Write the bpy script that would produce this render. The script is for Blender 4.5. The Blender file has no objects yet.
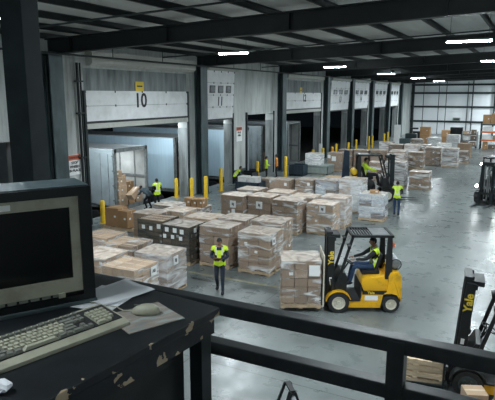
import bpy, bmesh, math, random
from mathutils import Vector, Matrix, Euler, Quaternion
random.seed(11)
S = bpy.context.scene
COL = S.collection
R = math.radians
PI = math.pi

# ------------------------------------------------------------------ materials
def mat(name, color, rough=0.6, metal=0.0, noise=0.0, scale=6.0, stretch=(1, 1, 1), bump=0.0, spec=0.5,
        dirt=None, dirt_scale=3.0, dirt_amt=0.5, objrand=0.0, coat=0.0):
    m = bpy.data.materials.new(name); m.use_nodes = True
    nt = m.node_tree; N = nt.nodes; L = nt.links
    b = N['Principled BSDF']
    b.inputs['Roughness'].default_value = rough
    b.inputs['Metallic'].default_value = metal
    b.inputs['Specular IOR Level'].default_value = spec
    if coat: b.inputs['Coat Weight'].default_value = coat
    c = (*color, 1)
    b.inputs['Base Color'].default_value = c
    if noise or dirt or bump or objrand:
        tc = N.new('ShaderNodeTexCoord'); mp = N.new('ShaderNodeMapping')
        mp.inputs['Scale'].default_value = stretch
        L.new(tc.outputs['Object'], mp.inputs['Vector'])
        nz = N.new('ShaderNodeTexNoise'); nz.inputs['Scale'].default_value = scale; nz.inputs['Detail'].default_value = 5
        L.new(mp.outputs['Vector'], nz.inputs['Vector'])
        out = None
        rp = N.new('ShaderNodeValToRGB')
        rp.color_ramp.elements[0].position = 0.3; rp.color_ramp.elements[1].position = 0.7
        rp.color_ramp.elements[0].color = (*[v * (1 - noise) for v in color], 1)
        rp.color_ramp.elements[1].color = (*[min(1, v * (1 + noise)) for v in color], 1)
        L.new(nz.outputs['Fac'], rp.inputs['Fac']); out = rp.outputs['Color']
        if dirt:
            n2 = N.new('ShaderNodeTexNoise'); n2.inputs['Scale'].default_value = dirt_scale; n2.inputs['Detail'].default_value = 7
            n2.inputs['Roughness'].default_value = 0.65
            L.new(mp.outputs['Vector'], n2.inputs['Vector'])
            r2 = N.new('ShaderNodeValToRGB'); r2.color_ramp.elements[0].position = 0.5; r2.color_ramp.elements[1].position = 0.68
            r2.color_ramp.elements[1].color = (dirt_amt,) * 3 + (1,)
            r2.color_ramp.elements[0].color = (0, 0, 0, 1)
            L.new(n2.outputs['Fac'], r2.inputs['Fac'])
            mx = N.new('ShaderNodeMixRGB'); mx.inputs['Color2'].default_value = (*dirt, 1)
            L.new(r2.outputs['Color'], mx.inputs['Fac']); L.new(out, mx.inputs['Color1']); out = mx.outputs['Color']
        if objrand:
            oi = N.new('ShaderNodeObjectInfo'); mr = N.new('ShaderNodeMapRange')
            mr.inputs['To Min'].default_value = 1 - objrand; mr.inputs['To Max'].default_value = 1 + objrand
            L.new(oi.outputs['Random'], mr.inputs['Value'])
            hs = N.new('ShaderNodeHueSaturation'); L.new(mr.outputs['Result'], hs.inputs['Value']); L.new(out, hs.inputs['Color'])
            out = hs.outputs['Color']
        L.new(out, b.inputs['Base Color'])
        if bump:
            bp = N.new('ShaderNodeBump'); bp.inputs['Strength'].default_value = bump; bp.inputs['Distance'].default_value = 0.02
            L.new(nz.outputs['Fac'], bp.inputs['Height']); L.new(bp.outputs['Normal'], b.inputs['Normal'])
    return m

def emis(name, color, strength):
    m = bpy.data.materials.new(name); m.use_nodes = True
    b = m.node_tree.nodes['Principled BSDF']
    b.inputs['Base Color'].default_value = (*color, 1)
    b.inputs['Emission Color'].default_value = (*color, 1); b.inputs['Emission Strength'].default_value = strength
    return m

def film(name, lo, hi, amax, tint=(0.86, 0.88, 0.9), base=0.08, flat=False):
    """stretch film: clear between milky, stretched folds"""
    m = bpy.data.materials.new(name); m.use_nodes = True
    nt = m.node_tree; N = nt.nodes; L = nt.links
    b = N['Principled BSDF']; out = N['Material Output']
    b.inputs['Base Color'].default_value = (*tint, 1); b.inputs['Roughness'].default_value = 0.28
    tc = N.new('ShaderNodeTexCoord'); oi = N.new('ShaderNodeObjectInfo')
    ad = N.new('ShaderNodeVectorMath'); ad.operation = 'MULTIPLY_ADD'
    cm = N.new('ShaderNodeCombineXYZ')
    for k in range(3): L.new(oi.outputs['Random'], cm.inputs[k])
    L.new(cm.outputs['Vector'], ad.inputs[0]); ad.inputs[1].default_value = (37, 23, 41); L.new(tc.outputs['Object'], ad.inputs[2])
    mp = N.new('ShaderNodeMapping'); mp.inputs['Scale'].default_value = (1.6, 1.6, 1.6) if flat else (.75, .75, 3.4); mp.inputs['Rotation'].default_value = (0.3, -0.26, 0.3)
    L.new(ad.outputs['Vector'], mp.inputs['Vector'])
    n1 = N.new('ShaderNodeTexNoise'); n1.inputs['Scale'].default_value = 1.5; n1.inputs['Detail'].default_value = 4; n1.inputs['Roughness'].default_value = 0.5
    n1.inputs['Distortion'].default_value = 1.0
    L.new(mp.outputs['Vector'], n1.inputs['Vector'])
    mr = N.new('ShaderNodeMapRange'); mr.inputs['From Min'].default_value = lo; mr.inputs['From Max'].default_value = hi
    mr.inputs['To Min'].default_value = base; mr.inputs['To Max'].default_value = amax
    L.new(n1.outputs['Fac'], mr.inputs['Value'])
    bp = N.new('ShaderNodeBump'); bp.inputs['Strength'].default_value = 0.7; bp.inputs['Distance'].default_value = 0.03
    L.new(n1.outputs['Fac'], bp.inputs['Height']); L.new(bp.outputs['Normal'], b.inputs['Normal'])
    tr = N.new('ShaderNodeBsdfTransparent'); mx = N.new('ShaderNodeMixShader')
    L.new(mr.outputs['Result'], mx.inputs['Fac']); L.new(tr.outputs[0], mx.inputs[1]); L.new(b.outputs[0], mx.inputs[2])
    L.new(mx.outputs[0], out.inputs['Surface'])
    return m

M = {}
M['concrete'] = mat('wall_concrete', (0.50, 0.525, 0.51), 0.85, noise=0.22, scale=3.0, stretch=(1, 1, .16), bump=.12, dirt=(0.12, .125, .115), dirt_scale=1.5, dirt_amt=.75)
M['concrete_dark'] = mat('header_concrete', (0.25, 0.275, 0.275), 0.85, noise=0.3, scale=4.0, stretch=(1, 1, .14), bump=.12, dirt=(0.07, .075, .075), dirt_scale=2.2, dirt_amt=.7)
M['soffit'] = mat('soffit_panel', (0.50, 0.51, 0.47), 0.7, noise=.12, scale=2, dirt=(.2, .2, .17), dirt_scale=2, dirt_amt=.5)
M['white_panel'] = mat('white_door_panel', (0.80, 0.82, 0.83), 0.5, noise=.04, scale=3, dirt=(.55, .56, .54), dirt_scale=1.2, dirt_amt=.45)
M['white_wall'] = mat('white_liner_panel', (0.82, 0.85, 0.87), 0.6, noise=.07, scale=.6, stretch=(1, 1, .2))
M['steel'] = mat('dark_green_steel', (0.010, 0.018, 0.020), 0.5, .1, noise=.3, scale=5)
M['steel_blue'] = mat('blue_grey_column_paint', (0.055, 0.085, 0.092), 0.5, .1, noise=.35, scale=3, stretch=(1, 1, .4), dirt=(.03, .035, .035), dirt_scale=2)
M['girder'] = mat('girder_paint', (0.008, 0.012, 0.013), 0.6, 0, noise=.25, scale=2)
M['deck'] = mat('roof_deck', (0.52, 0.54, 0.52), 0.7, noise=.2, scale=1.2, stretch=(1, .2, 1))
M['column_paint'] = mat('column_paint', (0.012, 0.020, 0.022), 0.75, noise=.3, scale=5, spec=.25)
M['rail'] = mat('rail_paint', (0.014, 0.018, 0.020), 0.42, noise=.3, scale=9, dirt=(.05, .055, .055), dirt_scale=6, dirt_amt=.35)
M['black'] = mat('black_paint', (0.012, 0.014, 0.015), 0.45, noise=.3, scale=8)
M['rubber'] = mat('tyre_rubber', (0.016, 0.017, 0.018), 0.8, noise=.3, scale=20)
M['yellow'] = mat('yellow_machine_paint', (0.80, 0.43, 0.012), 0.35, noise=.06, scale=4, dirt=(.22, .13, .03), dirt_scale=5, dirt_amt=.5, coat=.3)
M['bollard'] = mat('bollard_yellow', (0.80, 0.52, 0.02), 0.5, noise=.08, scale=3, dirt=(.25, .19, .08), dirt_scale=4, dirt_amt=.45)
M['cream'] = mat('cream_steel', (0.62, 0.59, 0.48), 0.5, noise=.08, scale=4, dirt=(.25, .22, .17), dirt_scale=4, dirt_amt=.5)
M['metal'] = mat('worn_grey_metal', (0.38, 0.40, 0.41), 0.35, .8, noise=.2, scale=8)
M['card'] = mat('kraft_cardboard', (0.275, 0.19, 0.125), 0.85, noise=.08, scale=5, objrand=.2)
M['card_light'] = mat('light_cardboard', (0.46, 0.325, 0.215), 0.85, noise=.08, scale=5, objrand=.15)
M['card_orange'] = mat('warm_cardboard', (0.36, 0.21, 0.10), 0.85, noise=.08, scale=5, objrand=.15)
M['card_mid'] = mat('brown_cardboard', (0.17, 0.12, 0.085), 0.85, noise=.1, scale=5, objrand=.25)
M['card_white'] = mat('white_carton', (0.66, 0.66, 0.65), 0.7, noise=.1, scale=7, objrand=.15)
M['tape'] = mat('parcel_tape', (0.50, 0.40, 0.28), 0.3)
M['label'] = mat('white_label', (0.82, 0.83, 0.82), 0.6)
M['ink'] = mat('black_ink', (0.015, 0.016, 0.018), 0.6)
M['wood'] = mat('pallet_wood', (0.50, 0.37, 0.24), 0.85, noise=.25, scale=9, stretch=(1, 6, 6), dirt=(.22, .16, .11), dirt_scale=4, dirt_amt=.5, objrand=.15)
M['wood_new'] = mat('new_pallet_wood', (0.66, 0.52, 0.36), 0.8, noise=.2, scale=7, stretch=(1, 6, 6), objrand=.1)
M['film'] = film('stretch_film', .47, .67, .80, base=.06, tint=(.86, .86, .85))
M['film_light'] = film('thin_stretch_film', .54, .74, .62, base=.05)
M['film_heavy'] = film('milky_stretch_film', .40, .68, .82, base=.22)
M['film_dark'] = film('dark_tinted_film', .42, .62, .72, tint=(.05, .075, .075), base=.30)  # film tinted dark teal, for the two darker loads
M['film_blue'] = film('bluish_stretch_film', .44, .66, .80, tint=(.62, .69, .76), base=.2)
M['film_top'] = film('brightened_top_film', .38, .68, .72, base=.30, tint=(.88, .80, .72), flat=True)  # milky film, paler than the sides so load tops look lit from above
M['trailer'] = mat('trailer_skin', (0.36, 0.42, 0.44), 0.5, noise=.1, scale=2, dirt=(.2, .23, .24), dirt_scale=1.5, dirt_amt=.4)
M['trailer_blue'] = mat('pale_blue_trailer_skin', (0.55, 0.72, 0.82), 0.45, noise=.05, scale=1.5, stretch=(6, 6, .5))
M['trailer_roof'] = mat('trailer_roof', (0.42, 0.46, 0.47), 0.6, noise=.2, scale=2)
M['trailer_frame'] = mat('trailer_frame', (0.20, 0.22, 0.22), 0.5, .3, noise=.3, scale=6)
M['trailer_in'] = mat('trailer_lining', (0.40, 0.42, 0.41), 0.7, noise=.15, scale=2)
M['hivis'] = mat('hi_vis_yellow', (0.62, 0.86, 0.04), 0.7, noise=.12, scale=12)
M['hivis_orange'] = mat('hi_vis_orange', (0.85, 0.30, 0.05), 0.7, noise=.12, scale=12)
M['reflective'] = mat('reflective_tape', (0.70, 0.73, 0.70), 0.4)
M['navy'] = mat('navy_cloth', (0.018, 0.026, 0.042), 0.9, noise=.3, scale=15)
M['blackcloth'] = mat('black_cloth', (0.012, 0.013, 0.016), 0.9, noise=.3, scale=15)
M['jeans'] = mat('dark_blue_jeans', (0.02, 0.045, 0.10), 0.9, noise=.3, scale=15)
M['greyblue'] = mat('grey_blue_cloth', (0.05, 0.075, 0.09), 0.9, noise=.3, scale=15)
M['skin'] = mat('skin', (0.30, 0.165, 0.105), 0.55, noise=.08, scale=20)
M['skin_light'] = mat('light_skin', (0.46, 0.28, 0.20), 0.55, noise=.08, scale=20)
M['hair'] = mat('dark_hair', (0.012, 0.010, 0.009), 0.7)
M['eye'] = mat('eye', (0.03, 0.025, 0.02), 0.2)
M['brownboard'] = mat('clipboard_brown', (0.27, 0.12, 0.05), 0.6, noise=.1, scale=8)
M['paper'] = mat('paper', (0.80, 0.83, 0.86), 0.7, noise=.04, scale=8)
M['beige'] = mat('aged_beige_plastic', (0.36, 0.355, 0.27), 0.5, noise=.07, scale=12, dirt=(.16, .15, .11), dirt_scale=9, dirt_amt=.4)
M['keydark'] = mat('grey_key_plastic', (0.17, 0.18, 0.155), 0.5, noise=.1, scale=12)
M['keylight'] = mat('beige_key_plastic', (0.39, 0.39, 0.30), 0.5, noise=.1, scale=12)
M['casing'] = mat('dark_monitor_casing', (0.006, 0.009, 0.010), 0.38, spec=.3, noise=.3, scale=6)
M['casing_dusty'] = mat('dusty_blue_casing', (0.055, 0.085, 0.095), 0.45, noise=.35, scale=5, dirt=(.13, .16, .165), dirt_scale=7, dirt_amt=.6)
M['screen'] = mat('dark_glass_screen', (0.002, 0.004, 0.005), 0.15, spec=.25)
M['red'] = mat('sign_red', (0.72, 0.16, 0.07), 0.5)
M['sign_yellow'] = mat('sign_yellow', (0.75, 0.55, 0.05), 0.5)
M['glass'] = mat('dark_window', (0.045, 0.055, 0.06), 0.15)
M['orange'] = mat('rack_orange', (0.60, 0.13, 0.03), 0.5, noise=.1, scale=5)
M['bin'] = mat('dark_blue_plastic', (0.014, 0.03, 0.045), 0.45, noise=.2, scale=6)
M['blue_panel'] = mat('dark_blue_steel', (0.014, 0.035, 0.065), 0.45, noise=.25, scale=5)
M['greygreen'] = mat('grey_green_steel', (0.24, 0.28, 0.26), 0.5, noise=.15, scale=4)
M['asphalt'] = mat('yard_asphalt', (0.03, 0.031, 0.032), 0.9, noise=.3, scale=6)
M['lineyellow'] = mat('worn_floor_paint', (0.30, 0.28, 0.16), 0.6, noise=.3, scale=8, dirt=(.22, .23, .21), dirt_scale=3, dirt_amt=.95)
M['tube'] = emis('fluorescent_tube', (0.83, 0.95, 1.0), 60)
M['tube_fill'] = emis('added_dim_tube', (0.83, 0.95, 1.0), 8)  # tube of the strip light added over the desk
M['headlight'] = emis('headlight_lens', (0.92, 0.97, 1.0), 30)
M['redlamp'] = emis('red_marker_lamp', (1.0, .1, .04), .6)
M['mezz'] = mat('mezzanine_plate', (0.05, 0.055, 0.055), .6, .3, noise=.2, scale=4)

def floor_material():
    m = bpy.data.materials.new('polished_concrete_floor'); m.use_nodes = True
    nt = m.node_tree; N = nt.nodes; L = nt.links; b = N['Principled BSDF']
    tc = N.new('ShaderNodeTexCoord')
    def noise(scale, detail, rough=.6, st=(1, 1, 1)):
        mp = N.new('ShaderNodeMapping'); mp.inputs['Scale'].default_value = st; L.new(tc.outputs['Object'], mp.inputs['Vector'])
        n = N.new('ShaderNodeTexNoise'); n.inputs['Scale'].default_value = scale; n.inputs['Detail'].default_value = detail
        n.inputs['Roughness'].default_value = rough; L.new(mp.outputs['Vector'], n.inputs['Vector']); return n
    n1 = noise(.35, 8, .65, (1, .8, 1)); r1 = N.new('ShaderNodeValToRGB')
    r1.color_ramp.elements[0].position = .33; r1.color_ramp.elements[1].position = .68
    r1.color_ramp.elements[0].color = (.098, .114, .114, 1); r1.color_ramp.elements[1].color = (.202, .226, .222, 1)
    L.new(n1.outputs['Fac'], r1.inputs['Fac'])
    n2 = noise(1.6, 9, .72); r2 = N.new('ShaderNodeValToRGB'); r2.color_ramp.elements[0].position = .48; r2.color_ramp.elements[1].position = .78
    r2.color_ramp.elements[0].color = (0, 0, 0, 1); r2.color_ramp.elements[1].color = (.32, .32, .32, 1)
    L.new(n2.outputs['Fac'], r2.inputs['Fac'])
    mx = N.new('ShaderNodeMixRGB'); mx.inputs['Color2'].default_value = (.055, .064, .062, 1)
    L.new(r2.outputs['Color'], mx.inputs['Fac']); L.new(r1.outputs['Color'], mx.inputs['Color1'])
    # dark tyre scuffs
    n3 = noise(.3, 4, .5, (.8, 1.3, 1)); r3 = N.new('ShaderNodeValToRGB'); r3.color_ramp.elements[0].position = .5; r3.color_ramp.elements[1].position = .8
    r3.color_ramp.elements[0].color = (0, 0, 0, 1); r3.color_ramp.elements[1].color = (.16, .16, .16, 1); L.new(n3.outputs['Fac'], r3.inputs['Fac'])
    m2 = N.new('ShaderNodeMixRGB'); m2.inputs['Color2'].default_value = (.05, .058, .056, 1)
    L.new(r3.outputs['Color'], m2.inputs['Fac']); L.new(mx.outputs['Color'], m2.inputs['Color1'])
    # sawn slab joints
    sp = N.new('ShaderNodeSeparateXYZ'); L.new(tc.outputs['Object'], sp.inputs['Vector'])
    last = m2.outputs['Color']
    for ax, per, off in ((1, 4.9, .0), (0, 5.5, 1.2)):
        a = N.new('ShaderNodeMath'); a.operation = 'ADD'; a.inputs[1].default_value = off + 1000 * per; L.new(sp.outputs[ax], a.inputs[0])
        f = N.new('ShaderNodeMath'); f.operation = 'MODULO'; f.inputs[1].default_value = per; L.new(a.outputs[0], f.inputs[0])
        l = N.new('ShaderNodeMath'); l.operation = 'LESS_THAN'; l.inputs[1].default_value = .022; L.new(f.outputs[0], l.inputs[0])
        mj = N.new('ShaderNodeMixRGB'); mj.inputs['Color2'].default_value = (.05, .055, .052, 1)
        L.new(l.outputs[0], mj.inputs['Fac']); L.new(last, mj.inputs['Color1']); last = mj.outputs['Color']
    L.new(last, b.inputs['Base Color'])
    rr = N.new('ShaderNodeMapRange'); rr.inputs['To Min'].default_value = .20; rr.inputs['To Max'].default_value = .42
    rr.inputs['From Min'].default_value = .3; rr.inputs['From Max'].default_value = .7
    L.new(n2.outputs['Fac'], rr.inputs['Value']); L.new(rr.outputs['Result'], b.inputs['Roughness'])
    return m
M['floor'] = floor_material()

def desk_material():
    """black laminate worn through to tan board along its front edge and in chips"""
    m = mat('chipped_black_laminate', (.007, .010, .013), .42, noise=.4, scale=14)
    nt = m.node_tree; N = nt.nodes; L = nt.links; b = N['Principled BSDF']
    src = b.inputs['Base Color'].links[0].from_socket
    tc = N.new('ShaderNodeTexCoord'); sp = N.new('ShaderNodeSeparateXYZ'); L.new(tc.outputs['Object'], sp.inputs['Vector'])
    def noise(s, d, off):
        mp = N.new('ShaderNodeMapping'); mp.inputs['Location'].default_value = off; L.new(tc.outputs['Object'], mp.inputs['Vector'])
        n = N.new('ShaderNodeTexNoise'); n.inputs['Scale'].default_value = s; n.inputs['Detail'].default_value = d; L.new(mp.outputs['Vector'], n.inputs['Vector']); return n
    n1 = noise(12, 6, (3.1, 1.7, 0)); n2 = noise(11, 3, (7.3, 2.2, .0))
    e = N.new('ShaderNodeMapRange'); e.inputs['From Min'].default_value = -.07; e.inputs['From Max'].default_value = 0.0
    e.inputs['To Min'].default_value = 0; e.inputs['To Max'].default_value = .23
    L.new(sp.outputs[0], e.inputs['Value'])
    ad = N.new('ShaderNodeMath'); L.new(n1.outputs['Fac'], ad.inputs[0]); L.new(e.outputs['Result'], ad.inputs[1])
    g1 = N.new('ShaderNodeMath'); g1.operation = 'GREATER_THAN'; g1.inputs[1].default_value = .77; L.new(ad.outputs[0], g1.inputs[0])
    g2 = N.new('ShaderNodeMath'); g2.operation = 'GREATER_THAN'; g2.inputs[1].default_value = .735; L.new(n2.outputs['Fac'], g2.inputs[0])
    mm = N.new('ShaderNodeMath'); mm.operation = 'MAXIMUM'; L.new(g1.outputs[0], mm.inputs[0]); L.new(g2.outputs[0], mm.inputs[1])
    mx = N.new('ShaderNodeMixRGB'); mx.inputs['Color2'].default_value = (.42, .33, .22, 1)
    L.new(mm.outputs[0], mx.inputs['Fac']); L.new(src, mx.inputs['Color1']); L.new(mx.outputs['Color'], b.inputs['Base Color'])
    return m
M['desk'] = desk_material()

def pad_material():
    m = mat('faded_picture_pad', (.2, .2, .18), .7)
    nt = m.node_tree; N = nt.nodes; L = nt.links; b = N['Principled BSDF']
    tc = N.new('ShaderNodeTexCoord'); mp = N.new('ShaderNodeMapping'); mp.inputs['Scale'].default_value = (6, 22, 1); L.new(tc.outputs['Object'], mp.inputs['Vector'])
    n = N.new('ShaderNodeTexNoise'); n.inputs['Scale'].default_value = 1.2; n.inputs['Detail'].default_value = 5; L.new(mp.outputs['Vector'], n.inputs['Vector'])
    r = N.new('ShaderNodeValToRGB'); cr = r.color_ramp
    cr.elements[0].position = .3; cr.elements[0].color = (.16, .20, .20, 1); cr.elements[1].position = .75; cr.elements[1].color = (.40, .40, .36, 1)
    x = cr.elements.new(.48); x.color = (.28, .23, .19, 1); x = cr.elements.new(.58); x.color = (.30, .34, .33, 1)
    L.new(n.outputs['Fac'], r.inputs['Fac']); L.new(r.outputs['Color'], b.inputs['Base Color'])
    return m
M['pad'] = pad_material()

# ------------------------------------------------------------------ mesh builder
class MB:
    def __init__(s): s.bm = bmesh.new()
    def _mi(s, faces, m):
        for f in faces: f.material_index = m
    def box(s, c, d, m=0, rot=None, bev=0):
        r = bmesh.ops.create_cube(s.bm, size=1)
        vs = r['verts']; mtx = Matrix.Translation(c) @ (rot.to_4x4() if rot else Matrix()) @ Matrix.Diagonal((*d, 1))
        bmesh.ops.transform(s.bm, matrix=mtx, verts=vs)
        fs = list({f for v in vs for f in v.link_faces}); s._mi(fs, m)
        if bev:
            es = list({e for v in vs for e in v.link_edges})
            q = bmesh.ops.bevel(s.bm, geom=es, offset=bev, segments=2, affect='EDGES', profile=.6); s._mi(q['faces'], m)
        return vs
    def box2(s, a, b, m=0, bev=0):
        return s.box([(a[i] + b[i]) / 2 for i in range(3)], [abs(b[i] - a[i]) for i in range(3)], m, None, bev)
    def bar(s, p0, p1, w, h, m=0, bev=0, roll=0):
        p0, p1 = Vector(p0), Vector(p1); d = p1 - p0
        q = d.to_track_quat('X', 'Z').to_matrix()
        if roll: q = q @ Matrix.Rotation(roll, 3, 'X')
        return s.box((p0 + p1) / 2, (d.length, w, h), m, q, bev)
    def cyl(s, p0, p1, r, m=0, seg=16, r2=None, caps=True):
        p0, p1 = Vector(p0), Vector(p1); d = p1 - p0
        k = bmesh.ops.create_cone(s.bm, cap_ends=caps, segments=seg, radius1=r, radius2=r if r2 is None else r2, depth=d.length)
        bmesh.ops.transform(s.bm, matrix=Matrix.Translation((p0 + p1) / 2) @ d.to_track_quat('Z', 'Y').to_matrix().to_4x4(), verts=k['verts'])
        s._mi({f for v in k['verts'] for f in v.link_faces}, m)
    def tube(s, pts, r, m=0, seg=8, closed=False):
        n = len(pts)
        for i in range(n - (0 if closed else 1)): s.cyl(pts[i], pts[(i + 1) % n], r, m, seg)
        for p in pts[(0 if closed else 1):(n if closed else -1)]: s.ball(p, (r, r, r), m, seg)
    def ball(s, c, rad, m=0, seg=12, rot=None):
        k = bmesh.ops.create_uvsphere(s.bm, u_segments=seg, v_segments=max(4, seg // 2 + 1), radius=1)
        bmesh.ops.transform(s.bm, matrix=Matrix.Translation(c) @ (rot.to_4x4() if rot else Matrix()) @ Matrix.Diagonal((*rad, 1)), verts=k['verts'])
        s._mi({f for v in k['verts'] for f in v.link_faces}, m); return k['verts']
    def prism(s, prof, y0, y1, m=0, axis='Y', bev=0):
        """profile in (x,z) pushed along Y, or (y,z) pushed along X, or (x,y) pushed along Z"""
        f3 = {'Y': lambda a, b, t: (a, t, b), 'X': lambda a, b, t: (t, a, b), 'Z': lambda a, b, t: (a, b, t)}[axis]
        A = [s.bm.verts.new(f3(a, b, y0)) for a, b in prof]; B = [s.bm.verts.new(f3(a, b, y1)) for a, b in prof]
        fs = [s.bm.faces.new(A), s.bm.faces.new(B[::-1])]; n = len(prof)
        for i in range(n): fs.append(s.bm.faces.new((A[i], B[i], B[(i + 1) % n], A[(i + 1) % n])))
        s._mi(fs, m)
        if bev:
            es = list({e for v in A + B for e in v.link_edges})
            q = bmesh.ops.bevel(s.bm, geom=es, offset=bev, segments=2, affect='EDGES', profile=.6); s._mi(q['faces'], m)
    def lathe(s, prof, c, axis='Z', m=0, seg=24, caps=True):
        rot = {'Z': Matrix(), 'Y': Matrix.Rotation(-PI / 2, 4, 'X'), 'X': Matrix.Rotation(PI / 2, 4, 'Y')}[axis]
        T = Matrix.Translation(c) @ rot
        rings = []
        for r, z in prof:
            rings.append([s.bm.verts.new(T @ Vector((max(r, 1e-4) * math.cos(2 * PI * i / seg), max(r, 1e-4) * math.sin(2 * PI * i / seg), z))) for i in range(seg)])
        fs = []
        for a, b in zip(rings, rings[1:]):
            for i in range(seg): fs.append(s.bm.faces.new((a[i], a[(i + 1) % seg], b[(i + 1) % seg], b[i])))
        if caps: fs += [s.bm.faces.new(rings[0][::-1]), s.bm.faces.new(rings[-1])]
        s._mi(fs, m)
    def text(s, txt, size, mtx, m=0, depth=.003, bold=0.0, sx=1.0):
        cu = bpy.data.curves.new('t', 'FONT'); cu.body = txt; cu.size = size; cu.align_x = 'CENTER'; cu.align_y = 'CENTER'
        cu.extrude = depth; cu.offset = bold; cu.resolution_u = 3
        o = bpy.data.objects.new('t', cu); COL.objects.link(o)
        me = bpy.data.meshes.new_from_object(o.evaluated_get(bpy.context.evaluated_depsgraph_get()))
        bpy.data.objects.remove(o); bpy.data.curves.remove(cu)
        me.transform(mtx @ Matrix.Diagonal((sx, 1, 1, 1)))
        for p in me.polygons: p.material_index = m
        n0 = len(s.bm.faces); s.bm.from_mesh(me); s.bm.faces.ensure_lookup_table()
        for f in s.bm.faces[n0:]: f.material_index = m
        bpy.data.meshes.remove(me)
    def mesh(s, name, mats, smooth=None, recalc=True):
        if recalc: bmesh.ops.recalc_face_normals(s.bm, faces=s.bm.faces)
        me = bpy.data.meshes.new(name); s.bm.to_mesh(me); s.bm.free()
        for k in (mats if isinstance(mats, (list, tuple)) else [mats]): me.materials.append(M[k] if isinstance(k, str) else k)
        if smooth is not None:
            for p in me.polygons: p.use_smooth = True
            me.set_sharp_from_angle(angle=R(smooth))
        return me
    def build(s, name, mats, parent=None, smooth=None, loc=None, rotz=0):
        return link(name, s.mesh(name, mats, smooth), parent, loc, rotz)

def link(name, me, parent=None, loc=None, rotz=0):
    o = bpy.data.objects.new(name, me); COL.objects.link(o)
    if parent: o.parent = parent
    if loc is not None: o.location = loc
    if rotz: o.rotation_euler = (0, 0, rotz)
    return o
def thing(name, label, cat, loc=(0, 0, 0), rotz=0, group=None):
    o = bpy.data.objects.new(name, None); COL.objects.link(o); o.empty_display_size = .1
    o.location = loc; o.rotation_euler = (0, 0, rotz); return tag(o, label, cat, group)
def tag(o, label, cat, group=None):
    o['label'] = label; o['category'] = cat
    if group: o['group'] = group
    return o
def struct(o): o['kind'] = 'structure'; return o
def copy_tree(o, loc, rotz, label, group=None, scale=None):
    c = o.copy(); COL.objects.link(c); c.location = loc; c.rotation_euler = (0, 0, rotz); c['label'] = label
    if group: c['group'] = group
    if scale: c.scale = (scale,) * 3
    def rec(a, b):
        for ch in list(a.children):
            d = ch.copy(); COL.objects.link(d); d.parent = b; rec(ch, d)
    rec(o, c); return c

# ------------------------------------------------------------------ shell of the warehouse
XW, XB = -18.3, -18.95          # dock wall: room face and yard face
YB = 90.2                        # far wall
RZ = lambda X: 0.033 * (X + 16)  # the roof climbs away from the dock wall
f = MB(); f.box2((XB - .1, -9, -.3), (24, YB + .4, 0)); struct(f.build('floor', 'floor'))
g = MB(); g.box2((-60, -30, -1.5), (XB - .1, 120, -1.3)); struct(g.build('yard_ground', 'asphalt'))
g = MB(); g.box2((XB - .14, -9, -1.3), (XB - .1, YB, -.002)); struct(g.build('trim_1', 'concrete'))
# roof deck with ribs
g = MB()
x0, x1 = XB, 24
prof = []
g.prism([(x0, 8.55 + RZ(x0)), (x1, 8.55 + RZ(x1)), (x1, 8.75 + RZ(x1)), (x0, 8.75 + RZ(x0))], -9, YB + .4)
struct(g.build('ceiling', 'deck'))
# dock wall with its openings (y0, y1)
OPEN = [(-3, 4.6), (6.2, 14.9), (18.7, 26.9), (28.7, 32.25), (34.3, 38.7), (40.7, 49.1), (51.4, 57.4), (58.7, 64.8), (67.1, 73.4), (75.2, 80.5)]
w = MB(); prev = -9
for a, b in OPEN:
    w.box2((XB, prev, -.2), (XW, a, 8.4)); prev = b
w.box2((XB, prev, -.2), (XW, YB, 8.4))
for i, (a, b) in enumerate(OPEN):
    big = i in (2, 5)
    lo = 4.45 if i not in (4, ) else 4.62
    if i in (3, 6, 7, 8, 9): lo = 7.2
    if i == 2 or i == 5: w.box2((XB, a, 7.2), (XW, b, 8.4))
    elif i == 1: w.box2((XB, a, 4.2), (XW, b, 8.4))
    else: w.box2((XB, a, lo), (XW, b, 8.4))
struct(w.build('wall_left', 'concrete'))
for i, k in ((2, 1), (5, 2)):
    a, b = OPEN[i]; g = MB(); g.box2((XB + .1, a, 6.18), (XW - .04, b, 7.2)); struct(g.build('trim_%d' % (k + 1), 'concrete_dark'))
g = MB()  # worn wall foot guard
for a, b in ((4.6, 6.2), (14.9, 18.7), (32.25, 34.3)): g.box2((XW, a + .1, 0), (XW + .02, b - .1, .9))
struct(g.build('baseboard_left', 'steel_blue'))
def wall_box(name, a, b, m): q = MB(); q.box2(a, b); return struct(q.build(name, m))
wb = MB(); wb.box2((XB, YB, 0), (24, YB + .3, 10.2)); struct(wb.build('wall_back', 'white_wall'))
wall_box('wall_right', (23.7, -9, 0), (24, YB, 10.2), 'white_wall')
wall_box('wall_front', (XB, -9.3, 0), (24, -9, 10.2), 'concrete')
# far wall: girts, wind columns, downpipes
g = MB()
for z in (1.95, 4.2, 6.3, 7.55): g.box2((XW, YB - .2, z - .14), (23.5, YB, z + .14))
struct(g.build('trim_4', 'steel'))
for k, xx in enumerate((-18.0, -9.2, -6.1, -1.7, 6, 13, 20)):
    g = MB(); wdt = (.4, .14, .22, .5, .4, .4, .4)[k]
    g.box2((xx - wdt / 2, YB - .45, 0), (xx + wdt / 2, YB - .2, 8.6 + RZ(xx))); struct(g.build('wall_column', 'steel'))
for xx in (-16.4, -14.1, -13.0, -9.9, -3):
    g = MB(); g.cyl((xx, YB - .26, 0), (xx, YB - .26, 8), .05, seg=8); struct(g.build('trim_5', 'steel'))
tag(g2 := MB().build('wall_heater', 'steel'), 'x', 'x'); bpy.data.objects.remove(g2)
t = thing('exit_sign_box', 'small dark box fixed on the lower girt of the white far wall', 'wall box', (-11.3, YB - .3, 2.35))
q = MB(); q.box((0, 0, 0), (1.1, .3, .45), bev=.03); q.build('housing', 'greygreen', t)
q = MB(); q.box((0, -.16, 0), (.8, .03, .25)); q.build('front_plate', 'black', t)
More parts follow.
